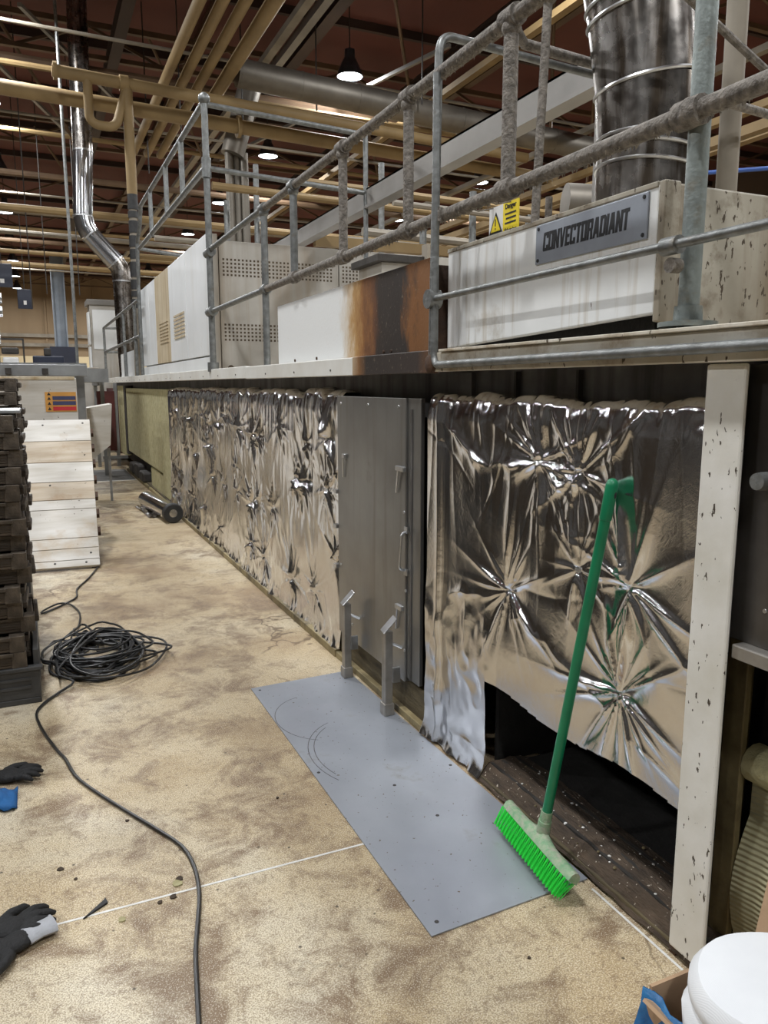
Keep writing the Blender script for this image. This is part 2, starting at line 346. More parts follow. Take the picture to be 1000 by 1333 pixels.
def frame_M(o, xdir, ydir):
    x = Vector(xdir).normalized(); y = Vector(ydir); y = (y - x * y.dot(x)).normalized(); z = x.cross(y)
    return Matrix(((x.x, y.x, z.x, o[0]), (x.y, y.y, z.y, o[1]), (x.z, y.z, z.z, o[2]), (0, 0, 0, 1)))
def struct(b, name, mat, **k): return b.build(name, mat, kind='structure', **k)

# ------------------------------------------------------------------ the hall
ROOF = 8.5
struct(B().box((-16, -6, -0.1), (22, 56, 0)), 'floor', 'floor_speckled')
fl = bpy.data.objects['floor']
struct(B().box((-16, -6, ROOF), (22, 56, ROOF + 0.15)), 'ceiling', 'roof_deck')
far = struct(B().box((-16, 56, 3.4), (22, 56.2, ROOF)), 'wall_far', 'wall_tan')
B().box((-16, 55.97, 0), (22, 56.2, 3.4)).build('lit_lower_wall', 'wall_cream_lit', far)  # beige lower wall, its light painted in as a paler tone
for z in (4.0, 4.6): B().box((-16, 55.8, z), (22, 55.97, z + 0.22)).build('wall_rail', 'pale_pipe', far)
for x in range(-14, 22, 3): B().box((x, 55.9, 3.4), (x + 0.12, 55.99, ROOF)).build('cladding_rib', 'wall_tan', far)
struct(B().box((22, -6, 0), (22.2, 56, ROOF)), 'wall_right', 'wall_dark')
struct(B().box((-16.2, -6, 0), (-16, 56, ROOF)), 'wall_left', 'wall_dark')
struct(B().box((0.9 - 2.2, 2.152, 0.0), (0.92, 2.160, 0.0012)), 'trim_1', 'joint_white')
struct(B().add([(1.435, 1.66, 0.0012), (1.443, 1.66, 0.0012), (1.443, 1.30, 0.0012), (1.435, 1.30, 0.0012)], [(0, 3, 2, 1)]), 'trim_2', 'joint_white')
# roof purlins (along the hall's width), parts of the ceiling, and longitudinal ribs
ceil = bpy.data.objects['ceiling']
y = 3.0
while y < 55:
    B().box((-16, y, ROOF - 0.16), (22, y + 0.09, ROOF)).build('purlin', 'dark_purlin', ceil); y += 3.0
for x in (-9, -3, 3.4, 9.4, 15.4): B().box((x, -6, ROOF - 0.30), (x + 0.16, 56, ROOF - 0.16)).build('roof_beam', 'roof_steel', ceil)
# lattice trusses
def truss(y0):
    t = thing('roof_truss', 'brown steel lattice truss spanning the hall under the dark red roof', 'truss', (3, y0, 7.55), 'lattice trusses under the roof')
    B().box((-16, y0 - 0.05, 8.1), (22, y0 + 0.05, 8.2)).build('top_chord', 'roof_steel', t)
    B().box((-16, y0 - 0.05, 7.55), (22, y0 + 0.05, 7.63)).build('bottom_chord', 'roof_steel', t)
    br = None; x = -15.5; k = 0
    while x < 21.5:
        a, b_ = ((x, y0, 7.6), (x + 1.3, y0, 8.12)) if k % 2 == 0 else ((x, y0, 8.12), (x + 1.3, y0, 7.6))
        B().bar(a, b_, 0.05, 0.05).build('web_brace', 'roof_steel', t); x += 1.3; k += 1
    return t
tr = truss(10.5)
for i, y in enumerate((16.5, 22.5, 28.5, 34.5, 40.5, 46.5, 52.5)): copy_tree(tr, None, (3, y, 7.55))['label'] = 'brown steel lattice roof truss, %s from the far tan wall' % ORD[6 - i]
tr['label'] = 'brown steel lattice roof truss, eighth from the far tan wall'
# raking roof braces seen between the trusses
for i, (x, y) in enumerate(((-0.5, 16), (2.5, 17), (6, 13), (9, 12.5), (8, 19), (12, 15), (5, 23), (0.5, 24))):
    B().tube([(x, y, ROOF - 0.1), (x + 1.6, y + 2.2, 6.6)], 0.035, 6).build('roof_brace', 'roof_steel', None, label='thin brown raking brace hanging below the roof deck', cat='brace', group='raking roof braces')

for i, (x, z, wd, m) in enumerate(((4.9, 7.6, 0.22, 'dark_purlin'), (7.6, 7.5, 0.2, 'dark_purlin'), (1.7, 7.5, 0.2, 'dark_purlin'), (-1.4, 7.4, 0.2, 'column_blue_grey'))):
    g_ = thing('roof_girder', ('%s dark lengthwise roof girder from the aisle lamps' % ORD[(1, 2, 0, 0)[i]]) if i < 3 else 'blue-grey lengthwise roof girder over the tray stacks', 'girder', (x, 8, z))
    B().box((x, 7, z), (x + wd, 50, z + 0.02)).build('flange', m, g_); B().box((x, 7, z + 0.24), (x + wd, 50, z + 0.26)).build('flange', m, g_); B().box((x + wd / 2 - .01, 7, z + 0.02), (x + wd / 2 + .01, 50, z + 0.24)).build('web', m, g_)
for i, (x0, y0, x1, y1, z) in enumerate(((4.4, 9.5, 4.4, 16, 7.3), (7.4, 9, 7.4, 15, 7.2), (6.6, 12, 4.6, 20, 7.0), (0.2, 14, 2.6, 19, 7.25), (-0.6, 15, 1.2, 20, 7.1))):
    B().box((-0.03, 0, -0.03), (0.03, math.hypot(x1 - x0, y1 - y0), 0.03), Matrix.Translation((x0, y0, z)) @ Matrix.Rotation(-math.atan2(x1 - x0, y1 - y0), 4, 'Z')).build('lamp_track', 'beam_grey', None, label='pale straight lamp track slung under the roof', cat='track', group='lamp tracks')
# high bay lamps: real rows down the hall
LG = {-6.7: 'row of lamps beyond the tray stacks', -0.45: 'row of lamps above the aisle', 5.8: 'row of lamps behind the oven', 12.0: 'row of lamps near the dark side wall'}
LL = {-6.7: 'glowing high bay lamp hung beyond the tray stacks', -0.45: 'glowing blue-white high bay lamp hung above the aisle', 5.8: 'glowing high bay lamp hung behind the oven', 12.0: 'glowing high bay lamp hung near the dark side wall'}
proto = None
def make_lamp():
    t = thing('high_bay_lamp', 'x', 'lamp', (0, 0, 0))
    B().lathe((0, 0, 0), [(0.24, 0.0), (0.245, 0.01), (0.215, 0.11), (0.15, 0.25), (0.10, 0.33), (0.095, 0.47), (0.03, 0.49), (0.001, 0.49)], 20).build('reflector', 'lamp_housing', t, True)
    B().lathe((0, 0, 0.012), [(0.235, 0.0), (0.001, -0.012)], 20).build('lens', 'lamp_lens', t, True)
    B().tube([(0, 0, 0.48), (0, 0, 1.28)], 0.012, 6).build('hanger', 'dark_steel', t)
    return t
ld = bpy.data.lights.new('lamp_light', 'AREA'); ld.shape = 'DISK'; ld.size = 0.42; ld.energy = LAMP_W; ld.color = (0.97, 0.985, 1.0)
for x in (-6.7, -0.45, 5.8, 12.0):
    for k in range(-3, 10 if x != -6.7 else 3):
        y = (2.0 if x < 0 else 3.3) + 5.55 * k
        if y < -5.5 or (y > 40 and x > 6): continue
        if proto is None: proto = make_lamp(); l = proto; l.location = (x, y, 7.2)
        else: l = copy_tree(proto, None, (x, y, 7.2))
        tag(l, LL[x], 'lamp', LG[x])
        lo = bpy.data.objects.new('lamp_light', ld); C.objects.link(lo); lo.location = (0, 0, -0.03); lo.parent = l

# ------------------------------------------------------------------ oven
XF = 1.48
oven = thing('industrial_oven', 'long white industrial oven with foil-wrapped lower side along the aisle', 'oven', (2.6, 9, 0))
def op(b, name, mat, **k): return b.build(name, mat, oven, **k)
# core behind the cladding (leaves the open pit next to the white post)
op(B().box((1.78, 2.36, 0.02), (4.4, 17.6, 1.56)), 'core', 'dull_black')
op(B().box((2.15, -1.5, 0.02), (4.4, 2.36, 1.56)), 'core', 'dull_black')
op(B().box((1.56, 2.80, 0.17), (1.79, 17.4, 1.36)), 'insulation_core', 'dull_black')
op(B().box((1.545, 1.37, 0.42), (1.75, 2.80, 1.40)), 'insulation_core', 'dull_black')
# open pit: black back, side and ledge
op(B().box((1.545, 2.352, 0.06), (2.15, 2.375, 0.42)), 'pit_side', 'dull_black')
op(B().box((1.62, 1.25, 0.0), (2.15, 2.352, 0.05)), 'pit_floor', 'dull_black')
ledge_pts = []
rs = random.Random(3)
for i in range(15):
    x = 1.455 + i * 0.016
    ledge_pts.append([(x, 1.27 + j * 0.045, 0.012 + 0.045 * min(1, i / 3) + 0.018 * math.sin(i / 14 * 3.1) + rs.uniform(-0.005, 0.006)) for j in range(25)])
op(B().grid(ledge_pts), 'debris_ledge', 'debris_ledge', smooth=True)
op(B().box((1.462, 1.27, 0.001), (1.50, 2.345, 0.03)), 'kerb_angle', 'plinth_wood', bev=0.004)
for x_ in (1.512, 1.56, 1.625):  # dark bars stand in for the shaded grooves along the ledge
    op(B().bar((x_, 1.27, 0.064), (x_, 2.34, 0.064), 0.012, 0.018), 'ledge_groove_bar', 'dark_steel')
for k in range(60):
    x = 1.47 + rs.random() * 0.19; y = 1.3 + rs.random() * 1.0; r = rs.uniform(0.002, 0.0065)
    op(B().sphere((x, y, 0.071), r, 1.2, 1, 0.7, 6, 4), 'crumb', 'joint_white' if k % 3 else 'edge_angle')
# timber plinth below the grey door and along the far foil
op(B().box((1.475, 2.80, 0.0), (1.60, 3.86, 0.17)), 'plinth', 'plinth_wood', bev=0.006)
op(B().box((1.445, 2.80, 0.0), (1.476, 3.86, 0.035)), 'plinth_lip', 'edge_angle', bev=0.004)
op(B().box((1.475, 3.86, 0.0), (1.60, 14.4, 0.06)), 'plinth', 'plinth_wood')
op(B().box((1.44, 3.86, 0.0), (1.476, 14.4, 0.045)), 'plinth_lip', 'edge_angle', bev=0.004)

# --- foil: creased sheet pulled in at the pins
def foil(name, y0, y1, z0, z1, pins, seed, step, gather, hole=None, strip=None, swags=(), topwob=0.012, depth=0.040, ridge=1.0):
    ny = int((y1 - y0) / step); nz = int((z1 - z0) / step)
    Y, Z = np.meshgrid(np.linspace(y0, y1, ny + 1), np.linspace(z0, z1, nz + 1), indexing='ij')
    rg = np.random.RandomState(seed)
    h = 0.0035 * vnoise(Y * 3.1, Z * 2.7, seed, 2)
    # broad billows
    h += 0.012 * vnoise(Y * 1.6 + 3, Z * 1.2, seed + 5, 1)
    # crease ridges: long soft folds
    for k in range(int(16 * (y1 - y0))):
        cy, cz = rg.uniform(y0, y1), rg.uniform(z0, z1); a = rg.uniform(0, math.pi); L = rg.uniform(0.06, 0.22); wd = rg.uniform(0.006, 0.016)
        du = (Y - cy) * math.cos(a) + (Z - cz) * math.sin(a); dv = -(Y - cy) * math.sin(a) + (Z - cz) * math.cos(a)
        h += rg.uniform(-0.004, 0.006) * np.exp(-np.abs(dv + 0.6 * du * du) / wd) * np.exp(-(du / L) ** 2)
    # vertical gathers hanging from the top edge
    if gather:
        cy = y0
        while cy < y1:
            cy += rg.uniform(0.045, 0.11); L = rg.uniform(0.18, 0.75); wd = rg.uniform(0.014, 0.032); dr = rg.uniform(-0.08, 0.08); ph = rg.uniform(0, 6)
            yc = cy + dr * (z1 - Z) + 0.014 * np.sin(5 * Z + ph)
            h += gather * rg.uniform(0.4, 1.1) * np.exp(-np.abs(Y - yc) / wd) * np.exp(-((z1 - Z) / L) ** 2)
    for (py, pz, s) in pins:
        dy = Y - py; dz = Z - pz; r = np.hypot(dy, dz) + 1e-6; th = np.arctan2(dz, dy)
        h -= depth * s * np.exp(-r / (0.12 * s))
        n = rg.randint(15, 21)
        for k in range(n):
            a = 2 * math.pi * (k + rg.uniform(-0.35, 0.35)) / n
            if rg.rand() < 0.35: a = (math.pi / 2 if rg.rand() < 0.5 else -math.pi / 2) + rg.uniform(-0.5, 0.5)
            dt = (th - a + math.pi) % (2 * math.pi) - math.pi
            dist = r * np.abs(np.sin(dt)) + np.where(np.abs(dt) > 1.3, 9, 0)
            L = s * rg.uniform(0.07, 0.26); wd = step * 0.8 + 0.05 * r
            h += ridge * s * rg.uniform(0.010, 0.022) * np.exp(-dist / wd) * np.exp(-(r / L) ** 1.6) * (1 - np.exp(-r / 0.02))
    for (ya, za, yb, zb, sag, amp) in swags:
        t = np.clip((Y - ya) / (yb - ya), 0, 1); zc = za + (zb - za) * t - sag * 4 * t * (1 - t)
        zc = zc + 0.012 * vnoise(Y * 14, Z * 3, seed + 3, 2)
        h += amp * (0.75 + 0.5 * vnoise(Y * 11, Z * 5, seed + 4, 2)) * np.exp(-np.abs(Z - zc) / 0.026) * np.where((Y - ya) * (Y - yb) < 0, 1, np.exp(-np.minimum(np.abs(Y - ya), np.abs(Y - yb)) / 0.02))
    if strip is not None:      # folded edge strip standing proud
        h += np.where(Y > strip, 0.018, 0) + 0.012 * np.exp(-np.abs(Y - strip) / 0.012)
    # crumpled band where the sheet is tucked over the top, loose skirt at the floor
    tb = np.clip((Z - (z1 - 0.10)) / 0.10, 0, 1)
    h += tb * (0.010 * vnoise(Y * 16, Z * 9, seed + 13, 3)) - 0.022 * tb ** 1.5
    sk = np.exp(-(Z - z0) / 0.05)
    h += sk * (0.022 + 0.014 * vnoise(Y * 13, Z * 8, seed + 17, 3))
    lo = np.clip((Y - 2.28) / 0.06, 0, 1) * np.clip((0.75 - Z) / 0.15, 0, 1) if hole else np.clip((0.4 - Z) / 0.2, 0, 1)
    h += lo * 0.009 * (1 - np.abs(vnoise(Y * 7, Z * 5, seed + 19, 3)))
    zz = Z.copy()
    edge = np.clip((Z - (z1 - 0.08)) / 0.08, 0, 1)
    zz = Z + edge * topwob * vnoise(Y * 9, Y * 0 + 2, seed + 9, 3)
    X = XF - np.clip(h, -0.035, 0.055)
    # roll the top edge back over the insulation
    top = np.clip((Z - (z1 - 0.03)) / 0.03, 0, 1); X = X + top ** 2 * 0.02
    pts = np.stack([X, Y, zz], -1).reshape(-1, 3)
    faces = []; nv = nz + 1
    keep = np.ones((ny, nz), bool)
    if hole:
        yc = (Y[:-1, :-1] + step / 2); zc = (Z[:-1, :-1] + step / 2)
        zl = hole[2] + 0.012 * np.sin(yc * 9) + 0.02 * (yc < 1.6) * 0
        keep &= ~((yc < hole[1]) & (yc > hole[0]) & (zc < zl))
    ii, jj = np.where(keep)
    a = ii * nv + jj
    faces = np.stack([a, a + 1, a + nv + 1, a + nv], -1).tolist()
    b = B(); b.v = [tuple(p) for p in pts.tolist()]; b.f = [tuple(f) for f in faces]
    # flap folded back over the top edge
    n0 = len(b.v); idx = [i * nv + nz for i in range(ny + 1)]
    for i in idx:
        p = pts[i]; b.v.append((p[0] + 0.09, p[1], p[2] + 0.004 - 0.02 * (i % 3 == 0)))
    for q in range(ny): b.f.append((idx[q], n0 + q, n0 + q + 1, idx[q + 1]))
    o = b.build(name, 'aluminium_foil', oven, True)
    o.data.polygons.foreach_set('use_smooth', [True] * len(o.data.polygons))
    at = o.data.attributes.get('sharp_edge')
    if at: o.data.attributes.remove(at)
    for (py, pz, s) in pins:
        B().lathe((XF + 0.028 * s, py, pz), [(0.011, 0), (0.011, 0.004), (0.004, 0.005), (0.003, 0.011), (0.0005, 0.011)], 10, (-1, 0, 0)).build('pin_washer', 'bright_steel', o)
    return o
near_pins = [(2.064, 1.259, 1.0), (1.867, 1.241, 0.95), (2.246, 0.776, 1.15), (1.866, 0.939, 0.8), (1.628, 0.941, 1.0), (1.652, 0.613, 1.15)]
fo = foil('foil_panel', 1.375, 2.795, 0.015, 1.465, near_pins, 11, 0.0052, 0.004, hole=(1.3, 2.345, 0.395), strip=2.69,
     swags=[(2.05, 1.25, 1.88, 1.235, 0.05, 0.014), (2.66, 1.36, 2.06, 1.27, 0.09, 0.016), (1.85, 1.25, 1.60, 1.44, 0.05, 0.012), (2.62, 0.68, 2.27, 0.76, 0.0, 0.010), (2.2, 0.7, 1.7, 0.55, -0.02, 0.008)])
tag(fo, 'bright creased foil sheet pinned over the open pit')
far_pins = []
rp = random.Random(21)
for yy in np.arange(4.0, 9.5, 0.36):
    for zz, p in ((1.19, 0.95), (0.88, 0.75), (0.60, 0.6), (0.27, 0.5)):
        if rp.random() < p: far_pins.append((yy + rp.uniform(-0.12, 0.12), zz + rp.uniform(-0.07, 0.07), rp.uniform(0.7, 1.05)))
fo2 = foil('foil_panel', 3.84, 9.65, 0.045, 1.465, far_pins, 31, 0.009, 0.013, topwob=0.02, depth=0.034, ridge=1.5)
tag(fo2, 'long gathered foil sheet with rows of pinned stars')

# --- grey access door
door = op(B().box((1.452, 2.99, 0.17), (1.478, 3.815, 1.447)), 'access_door', 'door_steel', bev=0.003)
tag(door, 'plain grey steel access door')
def dp(b, name, mat, **k): return b.build(name, mat, door, **k)
dp(B().box((1.462, 2.865, 0.19), (1.482, 2.988, 1.447)), 'edge_flange', 'door_steel', bev=0.003)
dp(B().box((1.458, 2.94, 0.19), (1.464, 2.955, 1.40)), 'edge_seam', 'dark_streaked_metal')
dp(B().tube(bent([(1.46, 2.975, 0.87), (1.425, 2.975, 0.86), (1.42, 2.985, 0.70), (1.46, 2.98, 0.69)], 0.02), 0.006, 8), 'pull_handle', 'bright_steel', smooth=True)
for z in (0.875, 0.685): dp(B().box((1.446, 2.96, z - 0.014), (1.453, 2.99, z + 0.014)), 'handle_foot', 'bright_steel')
for (yy, zz, d) in ((3.02, 1.13, 0.075), (3.03, 0.50, 0.06), (3.70, 1.13, 0.03)):
    dp(B().box((1.436, yy - d * 0.5, zz), (1.453, yy + d * 0.6, zz + 0.022)), 'latch_clip', 'bright_steel', bev=0.003)
    dp(B().tube([(1.44, yy + d * 0.3, zz), (1.446, yy + d * 0.7, zz - 0.10)], 0.004, 6), 'latch_wire', 'bright_steel')
for (yy, zz) in ((3.76, 1.41), (3.40, 1.41), (3.06, 1.41), (3.62, 0.26), (3.15, 0.23), (2.98, 0.60), (3.0, 0.95), (3.78, 0.55), (2.99, 0.32)):
    dp(B().lathe((1.4525, yy, zz), [(0.008, 0), (0.007, 0.004), (0.0005, 0.005)], 8, (-1, 0, 0)), 'screw', 'bright_steel')
for (yy, zz) in ((3.825, 0.93), (3.83, 0.74), (3.83, 0.52)):
    dp(B().box((1.44, yy - 0.01, zz), (1.47, yy + 0.03, zz + 0.02)), 'hinge_clip', 'bright_steel')
op(B().box((1.52, 2.80, 0.17), (1.56, 2.862, 1.44)), 'door_jamb', 'rusty_brown')
op(B().box((1.50, 2.835, 0.17), (1.53, 2.85, 1.44)), 'jamb_strip', 'dark_steel')
# prop legs that carry the door
for (yy, top) in ((3.55, 0.40), (3.045, 0.405)):
    lg = op(B().box((1.372, yy - 0.021, 0.05), (1.41, yy + 0.021, top)), 'prop_leg', 'leg_steel', bev=0.003)
    B().box((1.366, yy - 0.027, 0.006), (1.416, yy + 0.027, 0.062)).build('foot_sleeve', 'leg_steel', lg, bev=0.004)
    B().bar((1.366, yy, top - 0.004), (1.425, yy - 0.012, top + 0.062), 0.05, 0.006, (-1, 0, 1)).build('tilted_flap', 'bright_steel', lg, bev=0.002)
    B().tube([(1.41, yy - 0.012, top - 0.06), (1.452, yy - 0.03, top - 0.08)], 0.007, 6).build('bolt', 'bright_steel', lg)
    B().box((1.405, yy - 0.036, top - 0.24), (1.44, yy - 0.022, top - 0.17)).build('catch', 'bright_steel', lg)

# --- yellow mineral wool beyond the far foil
wy = [9.66, 10.35, 11.1, 11.9, 12.7, 13.5, 14.3]
for a, b_ in zip(wy[:-1], wy[1:]):
    zb = 0.07 if a < 9.9 else 0.36
    op(B().box((1.485, a, zb), (1.57, b_ - 0.012, 1.455)), 'wool_batt', 'mineral_wool', bev=0.008)
op(B().box((1.50, 10.35, 0.05), (1.56, 11.6, 0.33)), 'wool_batt', 'mineral_wool', bev=0.008)
op(B().box((1.47, 14.3, 0.3), (1.6, 14.55, 1.5)), 'frame_upright', 'dark_steel')
op(B().box((1.47, 14.6, 0.25), (1.6, 15.6, 1.5)), 'wool_batt', 'mineral_wool')
op(B().box((1.42, 15.7, 0.2), (1.6, 17.4, 1.45)), 'end_panel', 'maroon')
for (a, b_) in ((12.0, 0.2), (12.6, 0.26), (13.3, 0.22)):
    op(B().box((1.42, a, 0.05), (1.6, a + 0.45, b_)), 'drive_casting', 'dark_steel', bev=0.03)
# --- recess above the foil (dark streaked duct strip)
op(B().box((1.60, 1.3, 1.36), (1.79, 17.5, 1.56)), 'recess_plate', 'dark_streaked_metal')
for yy in (2.66, 2.35, 2.0):
    op(B().box((1.58, yy, 1.40), (1.61, yy + (0.14 if yy > 2.6 else 0.012), 1.55)), 'recess_strap', 'dark_streaked_metal' if yy > 2.6 else 'dark_steel')
# --- white frame post
post = op(B().box((1.447, 1.248, 0.03), (1.459, 1.362, 1.55)), 'frame_post', 'chipped_post_paint', bev=0.006)
tag(post, 'chipped white post')
op(B().box((1.459, 1.347, 0.0), (1.56, 1.37, 1.55)), 'post_web', 'rusty_brown')
op(B().box((1.485, 1.30, 0.02), (1.50, 1.345, 1.55)), 'recess_shade_strip', 'rusty_brown', bev=0.004)  # dark rusty strip standing in for the recess shadow beside the post
# --- next bay: dark steel side door, bolt, wool behind
sd = op(B().box((1.495, -1.4, 0.90), (1.53, 1.29, 1.548)), 'side_door', 'side_steel', bev=0.003)
tag(sd, 'dark steel side door')
B().box((1.462, -1.4, 0.865), (1.535, 1.246, 0.90)).build('bottom_flange', 'leg_steel', sd, bev=0.004)
B().lathe((1.497, 1.20, 1.29), [(0.021, 0), (0.021, 0.03), (0.019, 0.05), (0.0005, 0.051)], 20, (-1, 0, 0)).build('locking_bolt', 'galvanised', sd, True)
for (yy, zz) in ((1.205, 1.40), (1.19, 0.99), (1.13, 0.93)): B().lathe((1.496, yy, zz), [(0.006, 0), (0.005, 0.003), (0.0005, 0.003)], 8, (-1, 0, 0)).build('rivet', 'bright_steel', sd)
op(B().box((1.555, 1.272, 0.02), (1.575, 1.333, 0.90)), 'olive_upright', 'olive_angle', bev=0.003)
op(B().box((1.575, 1.32, 0.02), (1.64, 1.333, 0.90)), 'olive_upright', 'olive_angle', bev=0.003)
op(B().box((1.66, -1.4, 0.02), (1.75, 1.28, 0.88)), 'wool_backing', 'mineral_wool', bev=0.01)
wp = [[(1.60 + 0.02 * math.sin(j * 0.9) + (0.05 * math.sin(i / 8 * math.pi) if i < 9 else 0) * -1, 1.268 - j * 0.06, 0.02 + i * 0.05) for j in range(20)] for i in range(11)]
op(B().grid(wp), 'wool_sheet', 'ribbed_wool', smooth=True)
op(B().tube([(1.605, 1.27, 0.56), (1.60, 0.6, 0.57), (1.605, -0.1, 0.55)], 0.05, 14), 'wool_roll_edge', 'mineral_wool', smooth=True)

# --- platform along the top: fascia sections
op(B().box((1.46, -1.5, 1.56), (4.4, 17.8, 1.60)), 'platform_deck', 'fascia_paint')
segs = [(-1.5, 2.70, 'fascia_paint', 1.553, 1.626), (3.52, 5.6, 'fascia_clean', 1.548, 1.635), (5.6, 9.0, 'fascia_clean', 1.552, 1.64), (9.0, 13.2, 'fascia_clean', 1.552, 1.645), (13.2, 17.9, 'fascia_clean', 1.552, 1.65)]
for a, b_, m, z0, z1 in segs:
    f = op(B().box((1.42, a, z0), (1.46, b_ - 0.004, z1)), 'fascia', m, bev=0.004)
    y = a + 0.3
    while y < b_:
        if y > 1.0: B().lathe((1.42, y, z0 + 0.03), [(0.006, 0), (0.005, 0.004), (0.0005, 0.004)], 8, (-1, 0, 0)).build('screw', 'dark_steel', f)
        y += 0.62
B_ = B().box((1.418, 2.705, 1.548), (1.46, 3.515, 1.637)).build('fascia', 'fascia_paint', oven, bev=0.004)
# re-origin so that the burn lies along its own length
off = Vector((1.44, 3.11, 1.59)) - wloc(oven); B_.data.transform(Matrix.Translation(-off)); B_.location = off
B_.data.materials[0] = MATS['scorched_fascia_paint']; tag(B_, 'burnt black fascia section')
op(B().box((1.408, -1.5, 1.626), (1.47, 2.62, 1.636)), 'fascia_cap', 'fascia_paint', bev=0.002)
op(B().lathe((1.425, 2.69, 1.583), [(0.035, 0), (0.035, 0.02), (0.02, 0.028), (0.0005, 0.028)], 14, (-1, 0, 0)), 'pivot_boss', 'rusty_brown', smooth=True)

# ------------------------------------------------------------------ things standing on the platform
Zp = 1.602
# scorched low panel
b = B().box((1.48, 2.832, Zp), (1.52, 4.955, 2.005))
sp = b.build('scorched_panel', 'scorched_panel_paint', None, bev=0.003, label='white steel panel burnt brown and black at one end, on the platform', cat='panel')
for y in (3.2, 3.28, 4.2, 4.6): B().lathe((1.48, y, Zp + 0.05), [(0.009, 0), (0.008, 0.006), (0.0005, 0.006)], 8, (-1, 0, 0)).build('bolt', 'rusty_brown', sp)
B().box((1.52, 2.84, Zp), (1.9, 2.87, 1.98)).build('side_return', 'rusty_brown', sp)
# hood with name plate
hood = thing('burner_hood', 'white steel hood with grey lettered name plate behind the guard rail', 'hood', (2.2, 2.2, Zp))
def hp(b, name, mat, **k): return b.build(name, mat, hood, **k)
hp(B().prism([(1.655, 1.692), (2.81, 1.648), (2.81, 2.028), (1.655, 2.028)], 0.025, Matrix(((0, 0, 1, 1.55), (1, 0, 0, 0), (0, 1, 0, 0), (0, 0, 0, 1)))), 'front_panel', 'white_paint', bev=0.006)
hp(B().box((1.546, 1.66, 2.02), (1.60, 2.81, 2.036)), 'top_lip', 'grimy_end', bev=0.003)
hp(B().box((1.5755, 1.635, 1.645), (3.0, 1.66, 2.03)), 'end_panel', 'grimy_end', bev=0.006)
hp(B().box((1.545, 1.63, 1.67), (1.60, 1.654, 2.034)), 'corner_angle', 'grimy_end', bev=0.004)
hp(B().box((1.575, 1.66, 2.0), (3.0, 2.81, 2.026)), 'top_panel', 'grimy_end')
hp(B().box((1.575, 2.78, 1.645), (3.0, 2.805, 2.0)), 'end_panel', 'grimy_end')
hp(B().box((1.60, 1.70, Zp), (2.95, 2.76, 1.70)), 'base_frame', 'dull_black')
hp(B().box((1.50, 1.50, Zp), (1.66, 1.64, 1.645)), 'foot_plate', 'fascia_paint', bev=0.003)
npl = hp(B().box((1.5435, 1.69, 1.893), (1.5495, 2.203, 2.016)), 'name_plate', 'plate_grey', bev=0.002)
for yy in (1.705, 2.188):
    for zz in (1.905, 2.004): B().lathe((1.5435, yy, zz), [(0.006, 0), (0.005, 0.003), (0.0005, 0.003)], 8, (-1, 0, 0)).build('rivet', 'letter_black', npl)
# block letters of the plate, cut as bars (unit cell: width w, height 1)
t = 0.22
GL = {
 'C': (0.62, [[(0, .08), (.08, 0), (.62, 0), (.62, .32), (.62 - t, .32), (.62 - t, .17), (t, .17), (t, .83), (.62 - t, .83), (.62 - t, .68), (.62, .68), (.62, 1), (.08, 1), (0, .92)]]),
 'O': (0.62, [[(0, 0), (.29, 0), (.29, .16), (t, .16), (t, .84), (.29, .84), (.29, 1), (0, 1)], [(.29, 0), (.62, 0), (.62, 1), (.29, 1), (.29, .84), (.62 - t, .84), (.62 - t, .16), (.29, .16)]]),
 'N': (0.66, [[(0, 0), (t, 0), (t, .52), (.66 - t, 0), (.66, 0), (.66, 1), (.66 - t, 1), (.66 - t, .48), (t, 1), (0, 1)]]),
 'V': (0.66, [[(.22, 0), (.44, 0), (.66, 1), (.45, 1), (.33, .38), (.21, 1), (0, 1)]]),
 'E': (0.52, [[(0, 0), (.52, 0), (.52, .17), (t, .17), (t, .42), (.48, .42), (.48, .58), (t, .58), (t, .83), (.52, .83), (.52, 1), (0, 1)]]),
 'T': (0.56, [[(.28 - t / 2, 0), (.28 + t / 2, 0), (.28 + t / 2, .83), (.56, .83), (.56, 1), (0, 1), (0, .83), (.28 - t / 2, .83)]]),
 'R': (0.62, [[(0, 0), (t, 0), (t, .84), (.62 - t, .84), (.62 - t, .56), (t, .56), (t, .42), (.36, .42), (.62 - t, 0), (.63, 0), (.56, .44), (.62, .54), (.62, .94), (.56, 1), (0, 1)]]),
 'A': (0.66, [[(0, 0), (.2, 0), (.24, .2), (.42, .2), (.46, 0), (.66, 0), (.48, 1), (.18, 1)]]),
 'D': (0.62, [[(0, 0), (.29, 0), (.29, .16), (t, .16), (t, .84), (.29, .84), (.29, 1), (0, 1)], [(.29, 0), (.5, 0), (.62, .12), (.62, .88), (.5, 1), (.29, 1), (.29, .84), (.62 - t, .84), (.62 - t, .16), (.29, .16)]]),
 'I': (0.22, [[(0, 0), (t, 0), (t, 1), (0, 1)]]),
}
word = 'CONVECTORADIANT'; tw = sum(GL[c][0] + 0.055 for c in word); sx = 0.40 / tw; sy = 0.058; cx = 0
for c in word:
    lb = B()
    for poly in GL[c][1]:
        M = Matrix.Translation((1.5436, 2.162 - cx * sx, 1.930)) @ Matrix(((0, 0, -1, 0), (-1, 0, 0, 0), (0, 1, 0, 0), (0, 0, 0, 1)))
        lb.prism([((px + 0.12 * (py - 0.0)) * sx, py * sy) for px, py in poly], 0.0012, M)
    lb.build('letter', 'letter_black', npl); cx += GL[c][0] + 0.055
